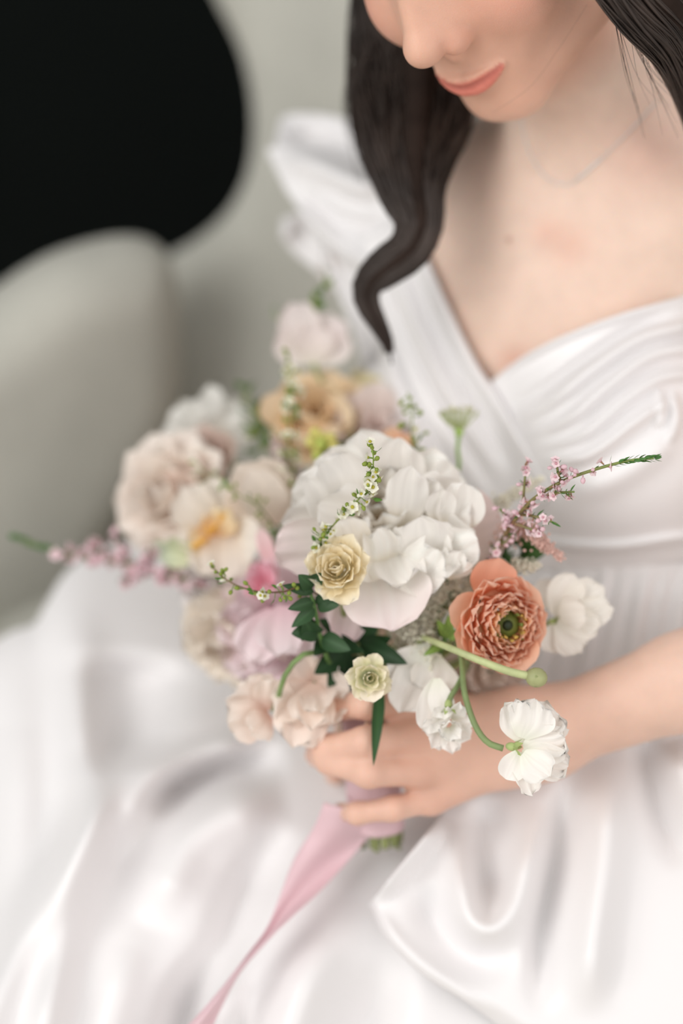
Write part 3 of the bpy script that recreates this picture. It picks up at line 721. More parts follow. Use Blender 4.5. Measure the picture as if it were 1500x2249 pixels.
def ring(fl, c, f, n, r, tilt, L, W, cols, a0=None, jit=.12, z0=0.0, sq=1.0, **k):
    M = frame(f); a0 = rng.uniform(0, 6.28) if a0 is None else a0
    for i in range(n):
        a = a0 + 2 * np.pi * i / n + rng.normal(0, jit * 2.5 / n); tl = math.radians(tilt) + rng.normal(0, jit); l = L * (1 + rng.normal(0, jit * .6)); w = W * (1 + rng.normal(0, jit * .6))
        rad = M[:, 0] * math.cos(a) + M[:, 1] * math.sin(a) * sq; di = math.cos(tl) * M[:, 2] + math.sin(tl) * rad; inn = -math.cos(tl) * rad + math.sin(tl) * M[:, 2]
        b = c + rad * r + M[:, 2] * z0
        add_petal(fl, b, b + di * l, w, cols, hint=inn, **k)
WHT = hexc(250, 246, 240); CRM = hexc(246, 236, 218); IVY = hexc(240, 228, 205); BLU = hexc(244, 222, 210); PNK = hexc(240, 190, 205); HOT = hexc(238, 110, 150)
GRN = hexc(96, 124, 74); DGR = hexc(56, 86, 54); LGR = hexc(172, 188, 122); YEL = hexc(244, 214, 130); ORG = hexc(250, 190, 120); COR = hexc(250, 160, 122); BEI = hexc(232, 212, 190)
def px3(x, y, d): return P(x, y, d)
def calyx(fl, c, ax, s, n=5, col=None):
    M = frame(ax); col = LGR if col is None else col
    V, F = ball(c, (s * .42, s * .42, s * .6), 10, 7, ax); part('calyx', V, F, M_STEM, fl, col=np.broadcast_to(col, (len(V), 3)))
    for i in range(n):
        a = 6.283 * i / n; rad = M[:, 0] * math.cos(a) + M[:, 1] * math.sin(a)
        add_petal(fl, c + rad * s * .3, c + rad * s * .75 + M[:, 2] * s * 1.1, s * .6, (col * .8, col, col), 'sepal', M_LEAF, hint=rad, point=True, nu=5, nv=7, curl=.25)
def custom(fl, lst, **kk):
    """rows: base(px,py,d), tip(px,py,d), width cm, colours, options"""
    for b, t, W, cols, o in lst:
        add_petal(fl, P(*b), P(*t), W / 100, cols, **{**kk, **o})

# --- the large peony
W3 = (hexc(252, 236, 206), hexc(255, 250, 240), hexc(255, 251, 246)); WP_ = (hexc(252, 240, 228), hexc(253, 243, 238), hexc(247, 220, 222))
f = flower('peony', 845, 1150, 1.262, 'large open creamy white peony with many ruffled petals, the biggest bloom')
B0 = (848, 1145, 1.268)
custom(f, [((840, 1110, 1.275), (790, 948, 1.250), 4.4, W3, dict(ruf=.5)), ((860, 1110, 1.27), (880, 968, 1.245), 3.6, W3, dict(ruf=.7)),
    ((900, 1110, 1.272), (985, 1008, 1.252), 4.6, W3, dict(ruf=.6)), ((945, 1190, 1.268), (1102, 1138, 1.246), 5.4, (hexc(240, 222, 214), hexc(240, 218, 212), hexc(236, 205, 204)), dict(cup=.1)),
    ((895, 1150, 1.26), (1030, 1085, 1.228), 4.7, W3, dict(cup=.35, ruf=.6)), ((880, 1180, 1.258), (1040, 1205, 1.222), 4.2, W3, dict(cup=.3, ruf=.6)),
    ((860, 1180, 1.255), (985, 1272, 1.214), 4.6, W3, dict(ruf=.8, cup=.25, notch=.05)), ((845, 1185, 1.252), (895, 1280, 1.208), 3.6, W3, dict(ruf=.9, cup=.25, notch=.06)),
    ((835, 1230, 1.252), (858, 1386, 1.212), 5.7, WP_, dict(cup=.32, bend=.10, tm=.66, ruf=.35)), ((800, 1250, 1.255), (742, 1408, 1.236), 3.0, (WHT, hexc(246, 230, 230), hexc(240, 196, 208)), dict(ruf=.6, twist=.4)),
    ((790, 1185, 1.258), (604, 1212, 1.238), 3.7, WP_, dict(ruf=.6)), ((790, 1160, 1.262), (622, 1150, 1.246), 3.8, W3, dict(ruf=.8)),
    ((790, 1120, 1.268), (640, 1085, 1.252), 4.6, W3, dict(ruf=.4, cup=.3)), ((805, 1105, 1.268), (690, 1010, 1.25), 4.6, W3, dict(ruf=.5)),
    ((800, 1150, 1.256), (700, 1110, 1.225), 4.2, W3, dict(cup=.4, ruf=.6)), ((815, 1180, 1.252), (750, 1255, 1.218), 4.4, (IVY, CRM, WHT), dict(cup=.2, bend=.06)),
    ((890, 1135, 1.255), (965, 1060, 1.218), 3.0, W3, dict(cup=.35, ruf=.6)),
    ((935, 1240, 1.238), (925, 1138, 1.213), 3.8, W3, dict(cup=-.1, bend=.07, ruf=.5)), ((785, 1130, 1.252), (700, 1015, 1.226), 4.8, W3, dict(ruf=.9, cup=.3)), ((880, 1160, 1.243), (905, 1028, 1.214), 2.7, W3, dict(cup=.1, bend=.05, ruf=.5)), ((930, 1235, 1.243), (1050, 1185, 1.217), 3.0, W3, dict(cup=.4, ruf=.6)),
    ((900, 1268, 1.236), (962, 1205, 1.211), 3.0, W3, dict(cup=-.05, bend=.06, ruf=.9, notch=.06)), ((980, 1270, 1.232), (1012, 1212, 1.213), 2.2, W3, dict(cup=0, bend=.05, ruf=.9)), ((780, 1245, 1.238), (738, 1145, 1.214), 3.6, (IVY, CRM, WHT), dict(cup=.1, bend=.04, ruf=.5)), ((850, 1240, 1.24), (830, 1160, 1.216), 2.6, W3, dict(cup=.2, bend=.04, ruf=1.0)), ((1000, 1180, 1.24), (1020, 1060, 1.222), 3.0, W3, dict(cup=.5, ruf=.6)), ((960, 1160, 1.238), (975, 1075, 1.216), 1.9, W3, dict(cup=.2, ruf=.5))], nu=19, nv=17, fr=2.7)
cP = P(858, 1140, 1.264); fP = CV(-.05, .42, .9)
ring(f, cP, fP, 5, .007, 64, .042, .044, W3, cup=.5, ruf=.5, bend=-.14, z0=-.004, jit=.22, nu=15, nv=13)
ring(f, cP, fP, 5, .006, 46, .035, .038, (IVY, WHT, WHT), cup=.55, ruf=.7, bend=-.14, jit=.25, nu=15, nv=13)
ring(f, cP, fP, 6, .005, 30, .030, .030, (hexc(245, 214, 150), CRM, WHT), cup=.5, ruf=1.0, bend=-.1, jit=.28, nu=13, nv=12)
ring(f, cP + RIGHT * .008, fP, 7, .004, 16, .027, .022, (hexc(245, 196, 120), IVY, WHT), cup=.5, ruf=1.3, jit=.3)
ring(f, cP - RIGHT * .012 + UP * .004, fP, 5, .004, 18, .026, .024, (hexc(245, 196, 120), IVY, WHT), cup=.5, ruf=1.2, jit=.3)
stem(f, to_grip(cP - fP * .01), .0032)
calyx(f, cP - fP * .006, fP, .008)
# --- coral ranunculus
f = flower('ranunculus', 1105, 1390, 1.215, 'coral orange ranunculus with tightly ruffled petals and a dark green centre')
fR = CV(.32, -.06, .95); cR = P(1106, 1370, 1.216); MR = frame(fR)
CO = (hexc(255, 208, 168), hexc(255, 196, 162), hexc(255, 212, 188)); CI = (hexc(244, 208, 136), hexc(255, 198, 144), hexc(255, 208, 172)); CD = (hexc(252, 160, 110), hexc(255, 186, 146), hexc(255, 212, 188))
for k, (n, r, tl, L, W) in enumerate([(11, .0108, -6, .010, .009), (12, .0122, 0, .013, .010), (13, .0138, 5, .0145, .011), (13, .0154, 9, .0155, .012), (12, .0170, 13, .017, .014), (11, .0184, 18, .018, .016), (9, .0190, 24, .019, .020), (7, .0186, 30, .020, .024)]):
    ring(f, cR - MR[:, 0] * .0004 * k, fR, n, r, tl, L, W, CI if k < 2 else CD if k < 6 else CO, cup=.4, ruf=1.1 if k < 6 else .5, fr=2.6, z0=.004 - .0022 * k, jit=.10, edge=hexc(255, 220, 200), m=M_THIN, nu=9, nv=8, sq=1.06)
V, F = ball(cR + fR * .002, (.0095, .0095, .0075), 14, 9, fR); part('button', V, F, M_STEM, f, col=np.broadcast_to(hexc(96, 106, 44), (len(V), 3)))
V, F = ball(cR + fR * .0085 - MR[:, 0] * .001, (.0036, .0036, .0026), 10, 7, fR); part('eye', V, F, M_STEM, f, col=np.broadcast_to(hexc(34, 46, 20), (len(V), 3)))
for k in range(34):
    a = k * 2.4; r = .0058 + .0045 * ((k * 5) % 7) / 7; rad = MR[:, 0] * math.cos(a) + MR[:, 1] * math.sin(a); b = cR + rad * r + fR * .005
    V, F = tube([b, b + fR * .004 + rad * .0012, b + fR * .0065 + rad * .002], [.0004, .0004, .0008], 5); part('stamen', V, F, M_STEM, f, col=np.broadcast_to(hexc(206, 172, 88) if k % 3 else hexc(120, 130, 60), (len(V), 3)))
custom(f, [((1066, 1330, 1.226), (1098, 1226, 1.214), 2.9, (hexc(252, 176, 140), hexc(248, 176, 146), hexc(250, 190, 164)), dict(cup=.3, ruf=.3)), ((1075, 1355, 1.225), (986, 1335, 1.208), 2.6, CO, dict(cup=.35)), ((1072, 1385, 1.225), (1004, 1425, 1.208), 2.8, CO, dict(cup=.3, ruf=.3)),
    ((1090, 1400, 1.225), (1060, 1465, 1.206), 3.0, CO, dict(cup=.35)), ((1110, 1400, 1.225), (1150, 1476, 1.210), 3.2, CO, dict(cup=.35)), ((1120, 1370, 1.228), (1200, 1390, 1.216), 3.0, CO, dict(cup=.35)), ((1115, 1340, 1.228), (1185, 1300, 1.216), 3.0, CO, dict(cup=.35))], nu=13, nv=13, m=M_THIN)
stem(f, to_grip(cR - fR * .012), .0026)
# --- ranunculus bud on its arching stem
f = flower('ranunculus_bud', 1172, 1488, 1.19, 'round green closed bud on a pale arching stem under the coral ranunculus', cat='flower bud')
stem(f, [P(930, 1400, 1.235), P(985, 1422, 1.205), P(1060, 1453, 1.192), P(1120, 1475, 1.19), P(1165, 1485, 1.19)], (.0019, .0026), (186, 194, 142))
stem(f, to_grip(P(930, 1400, 1.235)), .0022)
V, F = ball(P(1178, 1488, 1.19), (.0062, .0062, .0068), 14, 9, CV(.9, -.15, .3)); part('bud', V, F, M_STEM, f, col=np.broadcast_to(hexc(164, 168, 120), (len(V), 3)))
for k in range(5):
    M = frame(CV(.9, -.15, .3)); a = k * 1.2566 + .4; rad = M[:, 0] * math.cos(a) + M[:, 1] * math.sin(a); c = P(1178, 1488, 1.19)
    add_petal(f, c - M[:, 2] * .006 + rad * .0015, c + M[:, 2] * .0066 + rad * .0016, .007, (LGR * .9, LGR * .8, hexc(150, 130, 110)), 'sepal', M_LEAF, hint=-rad, cup=.5, bend=-.36, point=True, nu=7, nv=9)
# --- sweet peas
def pedicel(f, pts, r=.0014, c=(132, 150, 100)): return stem(f, [P(*p) for p in pts], r, c)
SW = (hexc(236, 240, 220), WHT, WHT)
f = flower('sweet_pea', 1150, 1640, 1.19, 'white sweet pea drooping on a curved green stem in front of the forearm', 'white sweet peas')
custom(f, [((1150, 1632, 1.19), (1128, 1540, 1.182), 2.3, SW, dict(ruf=1.0, cup=-.2)), ((1155, 1630, 1.19), (1222, 1560, 1.186), 3.0, SW, dict(ruf=1.2, cup=-.25)), ((1150, 1622, 1.186), (1178, 1540, 1.184), 2.9, SW, dict(ruf=.9, cup=.2, bend=.1)),
    ((1150, 1645, 1.188), (1244, 1622, 1.184), 2.5, SW, dict(ruf=1.3)), ((1145, 1655, 1.188), (1250, 1684, 1.186), 2.2, SW, dict(ruf=1.1)), ((1140, 1655, 1.188), (1168, 1746, 1.186), 1.8, SW, dict(ruf=.9, twist=.6)), ((1140, 1650, 1.186), (1112, 1712, 1.184), 1.7, SW, dict(cup=.4)), ((1148, 1655, 1.182), (1205, 1705, 1.178), 2.2, SW, dict(cup=.4, ruf=.6))], nu=19, nv=15, fr=3.6)
calyx(f, P(1124, 1640, 1.189), CV(.95, -.15, .1), .0065)
pedicel(f, [(1000, 1400, 1.24), (1014, 1450, 1.222), (1020, 1520, 1.205), (1042, 1590, 1.195), (1070, 1630, 1.19), (1105, 1644, 1.189)], .0019)
stem(f, to_grip(P(1000, 1400, 1.24)), .0019)
f = flower('sweet_pea', 1225, 1350, 1.25, 'white wavy sweet pea beside the coral ranunculus against the gown', 'white sweet peas')
SC = (hexc(238, 236, 220), hexc(248, 244, 234), hexc(246, 240, 230))
custom(f, [((1215, 1350, 1.25), (1262, 1262, 1.246), 2.3, SC, dict(ruf=.5)), ((1220, 1355, 1.25), (1322, 1285, 1.248), 2.4, SC, dict(ruf=.7)), ((1222, 1360, 1.25), (1346, 1335, 1.246), 2.0, SC, dict(ruf=.8)), ((1225, 1365, 1.247), (1318, 1375, 1.243), 1.9, SC, dict(ruf=.8)),
    ((1222, 1368, 1.248), (1278, 1430, 1.244), 2.2, SC, dict(ruf=.9)), ((1215, 1370, 1.25), (1222, 1434, 1.25), 2.0, SC, dict(ruf=.6)), ((1210, 1340, 1.256), (1205, 1270, 1.262), 2.0, SC, dict(ruf=.6)), ((1228, 1352, 1.244), (1285, 1335, 1.236), 2.2, SC, dict(cup=.4, ruf=.6))], nu=13, nv=13)
calyx(f, P(1214, 1365, 1.251), CV(.95, 0, .1), .005); stem(f, to_grip(P(1210, 1366, 1.252)), .0016)
f = flower('sweet_pea', 940, 1500, 1.22, 'white sweet pea hanging between the small green rosette and the curved stem', 'white sweet peas')
custom(f, [((935, 1420, 1.235), (880, 1565, 1.222), 2.7, SW, dict(ruf=.7)), ((945, 1420, 1.235), (860, 1500, 1.228), 2.5, SW, dict(ruf=.6)), ((960, 1440, 1.236), (945, 1520, 1.224), 3.0, SW, dict(ruf=.7)), ((960, 1490, 1.218), (945, 1612, 1.206), 2.2, SW, dict(ruf=.4, cup=.3)), ((960, 1490, 1.216), (975, 1580, 1.204), 1.6, SW, dict(ruf=.4))], nu=13, nv=13)
cF = P(988, 1600, 1.205); ring(f, cF - CV(.1, -.3, .9) * .008, CV(.1, -.3, .9), 7, .003, 58, .015, .013, SW, cup=.4, ruf=1.0, nu=9, nv=9); ring(f, cF - CV(.1, -.3, .9) * .006, CV(.1, -.3, .9), 6, .002, 24, .011, .010, SW, cup=.5, ruf=1.4, nu=9, nv=9)
calyx(f, P(985, 1548, 1.206), CV(.05, -1, .1), .006); pedicel(f, [(1030, 1450, 1.24), (1008, 1500, 1.215), (990, 1530, 1.208), (984, 1548, 1.206)], .0017); stem(f, to_grip(P(1030, 1450, 1.24)), .0016)
f = flower('sweet_pea', 690, 780, 1.40, 'pale blush sweet pea standing highest above the bouquet against the chair back')
SB = (hexc(232, 226, 214), hexc(240, 228, 224), hexc(238, 222, 222))
custom(f, [((685, 795, 1.40), (640, 665, 1.39), 3.0, SB, dict(ruf=.6)), ((690, 795, 1.40), (610, 730, 1.395), 2.8, SB, dict(ruf=.5)), ((695, 795, 1.40), (735, 690, 1.395), 3.0, SB, dict(ruf=.5)), ((695, 800, 1.398), (760, 730, 1.39), 2.6, SB, dict(ruf=.5)), ((690, 800, 1.395), (690, 715, 1.38), 2.6, SB, dict(cup=.4))], nu=11, nv=11)
calyx(f, P(690, 800, 1.40), CV(0, 1, 0), .006); stem(f, [P(690, 805, 1.40), P(715, 855, 1.395), P(745, 895, 1.39), P(780, 1000, 1.37), *to_grip(P(790, 1100, 1.36))[1:]], .0017)
# --- small cream swirled bud and little green rosette
def swirl_rose(f, c, fa, R, cols, turns=5, n0=3, opn=50):
    for k in range(turns):
        u = k / max(turns - 1, 1); ring(f, c - fa * R * .5, fa, n0 + 1 + k, R * (.06 + .40 * u), 4 + opn * u ** 1.6, R * (.95 + .15 * u), R * (.55 + .75 * u), cols, cup=.75 - .3 * u, ruf=.25 + .35 * u, bend=-.10, curl=-.06 - .14 * u, nu=13, nv=12, tm=.5, z0=-R * .12 * u)
f = flower('rose_bud', 742, 1270, 1.212, 'small swirled cream yellow rose bud in front of the white peony')
fa = CV(-.15, .25, .95); c = P(738, 1246, 1.20); swirl_rose(f, c, fa, .0150, (hexc(222, 204, 120), hexc(250, 228, 166), hexc(253, 236, 200)), 5, 3, 42)
custom(f, [((735, 1268, 1.212), (700, 1300, 1.200), 1.6, (CRM, CRM, WHT), {}), ((745, 1265, 1.212), (778, 1282, 1.202), 1.5, (CRM, CRM, hexc(250, 226, 196)), {})])
calyx(f, P(742, 1268, 1.214), CV(-.1, .6, .6), .006, col=GRN); stem(f, to_grip(P(744, 1275, 1.216)), .0018)
f = flower('rosette_bud', 808, 1500, 1.21, 'tiny cream and green rosette flower just above the hand')
fa = CV(.05, .0, 1); c = P(812, 1490, 1.20); swirl_rose(f, c, fa, .0095, (hexc(150, 170, 80), hexc(226, 222, 160), hexc(246, 232, 200)), 4, 3, 55)
custom(f, [((812, 1500, 1.208), (822, 1542, 1.198), 1.5, (LGR, CRM, hexc(248, 232, 205)), dict(cup=.3)), ((805, 1492, 1.208), (768, 1500, 1.202), 1.2, (LGR, hexc(226, 226, 160), CRM), {}), ((812, 1485, 1.21), (786, 1455, 1.206), 1.3, (LGR, CRM, BLU), {}), ((818, 1485, 1.21), (842, 1462, 1.206), 1.3, (LGR, CRM, CRM), {})])
calyx(f, P(810, 1470, 1.212), CV(0, -.5, .6), .007, col=GRN); stem(f, to_grip(P(808, 1462, 1.216)), .0018)
# --- fuller flowers further back
def puff(f, c, fa, R, cols, layers=4, ruf=.9, n0=6, edge=None, opn=(12, 85)):
    for k in range(layers):
        u = k / max(layers - 1, 1)
        ring(f, c - fa * R * .45, fa, n0 + 2 * k, R * .12, opn[0] + (opn[1] - opn[0]) * u, R * (.75 + .3 * u), R * (.6 + .35 * u), cols, cup=.45 - .2 * u, ruf=ruf, bend=-.10, nu=11, nv=10, edge=edge, z0=-R * .1 * u)
    stem(f, to_grip(c - fa * R * .5), .0026); calyx(f, c - fa * R * .5, fa, .008, col=GRN)
f = flower('peony', 600, 1390, 1.32, 'soft pink fluffy peony with a hot pink heart, left of the white peony')
cj = P(600, 1375, 1.30); fj = CV(-.28, .1, .95); PK = (hexc(244, 190, 208), hexc(248, 214, 224), hexc(252, 228, 234)); puff(f, cj, fj, .042, PK, 4, .9, 7)
ring(f, P(585, 1290, 1.285), CV(-.2, .4, .9), 7, .003, 32, .018, .014, (HOT, hexc(240, 140, 172), hexc(244, 176, 198)), cup=.5, ruf=1.0)
custom(f, [((590, 1300, 1.29), (568, 1232, 1.285), 2.2, (HOT, hexc(242, 170, 192), hexc(244, 186, 204)), dict(ruf=.5)), ((600, 1260, 1.295), (572, 1160, 1.305), 1.1, (PNK, hexc(240, 160, 172), hexc(244, 200, 204)), dict(ruf=.5)), ((640, 1330, 1.28), (672, 1440, 1.265), 2.6, PK, dict(ruf=.6)), ((620, 1330, 1.275), (610, 1440, 1.255), 3.2, PK, dict(ruf=.6, cup=.3)), ((600, 1340, 1.28), (545, 1450, 1.275), 3.0, PK, dict(ruf=.6))])
f = flower('lisianthus', 455, 1300, 1.36, 'ruffled white flower low on the far side above the skirt', 'pale ruffled flowers'); puff(f, P(455, 1285, 1.345), CV(-.4, .1, .9), .026, (CRM, hexc(246, 240, 238), hexc(246, 240, 240)), 3, .9, 5)
f = flower('carnation', 480, 1430, 1.35, 'beige frilled carnation under the soft pink peony'); puff(f, P(478, 1420, 1.325), CV(-.45, -.35, .8), .032, (hexc(150, 130, 80), hexc(232, 214, 192), hexc(244, 232, 214)), 3, 1.1, 5)
f = flower('carnation', 1085, 1500, 1.285, 'blush beige carnation tucked beneath the coral ranunculus'); puff(f, P(1085, 1475, 1.275), CV(.25, -.5, .8), .026, (BEI, hexc(236, 214, 198), hexc(244, 226, 212)), 3, 1.0, 5)
BLC = (hexc(238, 196, 172), hexc(244, 220, 204), hexc(246, 228, 214))
f = flower('lisianthus', 690, 1530, 1.26, 'frilly peach blush flower hanging over the fingers', 'peach blush frilled flowers')
custom(f, [((690, 1500, 1.262), (645, 1640, 1.238), 3.6, BLC, dict(ruf=.8)), ((700, 1500, 1.262), (735, 1590, 1.235), 3.2, BLC, dict(ruf=.8)), ((695, 1505, 1.262), (765, 1520, 1.24), 3.0, BLC, dict(ruf=.9)), ((690, 1500, 1.262), (610, 1575, 1.24), 3.2, BLC, dict(ruf=.8)), ((690, 1495, 1.262), (720, 1450, 1.25), 2.8, BLC, dict(ruf=.8)), ((688, 1500, 1.258), (685, 1600, 1.226), 3.0, BLC, dict(ruf=.9, cup=.3)), ((680, 1500, 1.262), (640, 1465, 1.25), 2.8, BLC, dict(ruf=.8)), ((695, 1510, 1.255), (700, 1565, 1.225), 2.4, BLC, dict(ruf=1, cup=.4))], nu=15, nv=13)
stem(f, to_grip(P(690, 1498, 1.264)), .0018)
f = flower('lisianthus', 580, 1530, 1.265, 'frilly peach blush flower with a red throat at the lower left edge', 'peach blush frilled flowers')
BLD = (hexc(216, 140, 104), hexc(246, 222, 206), hexc(246, 230, 216))
custom(f, [((590, 1570, 1.26), (500, 1590, 1.245), 2.9, BLD, dict(ruf=.8)), ((590, 1560, 1.262), (500, 1540, 1.25), 2.6, BLD, dict(ruf=.8)), ((592, 1555, 1.262), (545, 1485, 1.255), 2.6, BLD, dict(ruf=.7)), ((598, 1560, 1.26), (600, 1490, 1.25), 2.6, BLD, dict(ruf=.7)), ((595, 1572, 1.258), (550, 1610, 1.24), 2.2, BLD, dict(ruf=.8))], nu=13, nv=13)
stem(f, [P(600, 1560, 1.262), P(612, 1530, 1.245), P(625, 1485, 1.232), P(655, 1445, 1.228), P(690, 1432, 1.235), P(760, 1440, 1.262), *to_grip(P(770, 1450, 1.27))[2:]], .0019, (124, 150, 92))
CT = (hexc(246, 196, 96), hexc(246, 236, 220), hexc(248, 238, 226)); CT2 = (hexc(236, 210, 186), hexc(242, 226, 208), hexc(244, 228, 212))
f = flower('tulip', 465, 1165, 1.345, 'open cream tulip with an orange yellow heart on the far side of the bouquet')
custom(f, [((470, 1170, 1.35), (395, 1075, 1.34), 3.2, CT, dict(ruf=.7)), ((480, 1160, 1.35), (470, 1050, 1.345), 3.0, CT, dict(ruf=.3)), ((500, 1170, 1.35), (590, 1060, 1.33), 3.6, CT2, dict(ruf=.5, cup=.4)), ((500, 1150, 1.345), (500, 1275, 1.315), 3.6, CT2, dict(ruf=.6, cup=.3)), ((475, 1190, 1.345), (440, 1260, 1.33), 2.8, CT, dict(ruf=.4)), ((465, 1180, 1.35), (390, 1170, 1.345), 2.4, CT, dict(ruf=.5)), ((500, 1180, 1.345), (575, 1190, 1.315), 3.2, CT, dict(ruf=.3, cup=.3))])
for k in range(5):
    b = P(470, 1180, 1.345); t = P(425 + 16 * k, 1200 - 18 * k + 8 * (k % 2), 1.324); V, F = tube([b, b * .5 + t * .5, t], [.0012, .0013, .0020], 6); part('stamen', V, F, M_STEM, f, col=np.broadcast_to(hexc(246, 190, 84), (len(V), 3)))
custom(f, [((475, 1175, 1.342), (418, 1205, 1.325), 2.2, (hexc(244, 180, 80), hexc(246, 200, 110), hexc(246, 224, 170)), dict(ruf=1)), ((470, 1165, 1.342), (455, 1130, 1.325), 1.6, (hexc(244, 180, 80), hexc(246, 200, 110), hexc(246, 214, 150)), dict(ruf=1)), ((470, 1180, 1.34), (502, 1120, 1.32), 2.0, (hexc(244, 180, 80), hexc(246, 206, 120), hexc(246, 220, 160)), dict(ruf=1))])
stem(f, to_grip(P(490, 1180, 1.355)), .0026)
f = flower('tulip', 600, 1120, 1.33, 'half closed cream tulip with smooth overlapping petals beside the white peony')
custom(f, [((620, 1150, 1.335), (520, 1020, 1.315), 3.2, CT2, dict(cup=.5)), ((620, 1150, 1.335), (575, 1005, 1.32), 3.2, CT2, dict(cup=.5)), ((615, 1150, 1.325), (548, 1030, 1.30), 3.0, CT2, dict(cup=.5, bend=.08)), ((630, 1150, 1.33), (605, 1030, 1.31), 2.6, CT2, dict(cup=.4)), ((630, 1150, 1.325), (655, 1075, 1.31), 2.0, CT2, dict(cup=.3))])
stem(f, to_grip(P(630, 1155, 1.335)), .0026)
f = flower('garden_rose', 375, 1090, 1.39, 'full blush pink rose at the far edge of the bouquet beside the armrest')
RS_ = (hexc(236, 196, 166), hexc(250, 230, 216), hexc(252, 238, 228)); swirl_rose(f, P(350, 1085, 1.37), CV(-.5, .05, .85), .030, RS_, 5, 4, 70)
custom(f, [((385, 1100, 1.38), (420, 1040, 1.36), 3.2, (hexc(220, 180, 160), hexc(236, 206, 194), BLU), dict(cup=.3)), ((390, 1090, 1.385), (490, 1015, 1.365), 3.0, (hexc(214, 176, 156), hexc(236, 204, 190), BLU), dict(cup=.3)), ((370, 1120, 1.38), (330, 1165, 1.365), 2.6, RS_, {}), ((390, 1120, 1.38), (400, 1190, 1.36), 3.0, RS_, {}), ((380, 1080, 1.385), (345, 1000, 1.375), 2.8, RS_, dict(cup=.3))])
stem(f, to_grip(P(385, 1095, 1.39)), .0026)
f = flower('lisianthus', 450, 930, 1.43, 'white frilled flower at the top left of the bouquet near the seat corner', 'pale ruffled flowers')
WC = (hexc(236, 228, 214), hexc(242, 242, 238), hexc(244, 246, 243))
custom(f, [((460, 970, 1.43), (350, 965, 1.415), 2.8, WC, dict(ruf=.9)), ((465, 960, 1.43), (375, 900, 1.42), 3.0, WC, dict(ruf=.9)), ((475, 950, 1.43), (462, 845, 1.425), 1.8, WC, dict(ruf=.6)), ((480, 955, 1.43), (425, 880, 1.415), 3.0, WC, dict(ruf=.7)), ((490, 960, 1.43), (520, 880, 1.43), 3.0, WC, dict(ruf=.7)), ((490, 965, 1.43), (550, 930, 1.42), 2.6, WC, dict(ruf=.7)), ((470, 965, 1.425), (430, 960, 1.40), 3.2, WC, dict(ruf=.9, cup=.4))])
stem(f, to_grip(P(490, 975, 1.435)), .0024)
f = flower('garden_rose', 470, 1010, 1.41, 'dusky blush rose between the white frilled flower and the open cream tulip'); DU = (hexc(206, 160, 138), hexc(230, 200, 186), hexc(238, 214, 202))
ring(f, P(470, 1010, 1.405), CV(-.3, .3, .9), 7, .004, 45, .028, .026, DU, cup=.5, ruf=.3); ring(f, P(470, 1010, 1.40), CV(-.3, .3, .9), 6, .003, 20, .022, .02, DU, cup=.6, ruf=.3); stem(f, to_grip(P(480, 1015, 1.41)), .0024)
f = flower('ranunculus', 690, 915, 1.40, 'soft apricot ranunculus at the back below the highest sweet pea')
OR_ = (hexc(248, 180, 100), hexc(255, 212, 150), hexc(255, 220, 168)); co = P(692, 915, 1.392); fo = CV(-.05, .4, .9)
for k, (n, tl, L, W) in enumerate([(6, 8, .026, .020), (7, 22, .028, .026), (8, 40, .031, .030), (8, 58, .034, .034)]): ring(f, co - fo * .012, fo, n, .003 + .001 * k, tl, L, W, OR_, cup=.6, bend=-.12, ruf=.3)
custom(f, [((640, 940, 1.39), (580, 870, 1.375), 2.4, (hexc(248, 196, 110), hexc(248, 208, 140), hexc(248, 208, 150)), dict(ruf=.4)), ((640, 930, 1.385), (612, 960, 1.365), 2.2, (OR_[0], hexc(248, 206, 130), hexc(248, 214, 150)), dict(ruf=.5)), ((690, 930, 1.38), (700, 985, 1.36), 3.4, OR_, dict(cup=.4)), ((720, 920, 1.385), (775, 900, 1.375), 3.0, OR_, dict(cup=.4))])
stem(f, to_grip(co - fo * .014), .0024)
f = flower('orange_poppy', 870, 970, 1.335, 'small orange petal flower peeking out behind the top of the white peony')
custom(f, [((885, 1000, 1.335), (848, 942, 1.325), 1.5, (hexc(238, 140, 60), hexc(244, 164, 84), hexc(246, 180, 110)), dict(ruf=.4)), ((890, 1000, 1.335), (892, 952, 1.325), 1.4, (hexc(238, 140, 60), hexc(244, 160, 80), hexc(246, 176, 110)), dict(ruf=.4)), ((885, 1005, 1.33), (870, 965, 1.315), 1.4, (hexc(238, 140, 60), hexc(244, 160, 80), hexc(246, 176, 110)), dict(ruf=.4))]); stem(f, to_grip(P(890, 1005, 1.338)), .0016)
f = flower('tulip_bud', 825, 905, 1.425, 'closed yellow green tulip bud with a brown flush at the back of the bouquet', cat='flower bud')
TB = (hexc(110, 130, 60), hexc(206, 196, 110), hexc(204, 190, 110)); TBB = (hexc(100, 110, 50), hexc(160, 130, 84), hexc(170, 130, 90))
custom(f, [((830, 915, 1.425), (775, 815, 1.42), 2.2, TB, dict(cup=.7)), ((830, 915, 1.42), (800, 820, 1.405), 2.4, TB, dict(cup=.5, bend=.12)), ((840, 910, 1.42), (865, 875, 1.41), 2.2, TBB, dict(cup=.5)), ((838, 915, 1.418), (838, 840, 1.402), 2.2, TBB, dict(cup=.5, bend=.1))]); stem(f, to_grip(P(832, 915, 1.427)), .0024)
f = flower('garden_rose', 820, 960, 1.40, 'muted blush rose half hidden behind the top of the white peony'); ring(f, P(822, 965, 1.395), CV(.05, .45, .9), 8, .005, 48, .033, .03, (hexc(214, 176, 160), hexc(232, 208, 200), hexc(238, 220, 214)), cup=.4, ruf=.3); ring(f, P(822, 965, 1.39), CV(.05, .45, .9), 6, .003, 22, .028, .024, (hexc(214, 176, 160), hexc(232, 208, 200), hexc(238, 220, 214)), cup=.5, ruf=.3); stem(f, to_grip(P(822, 975, 1.405)), .0024)
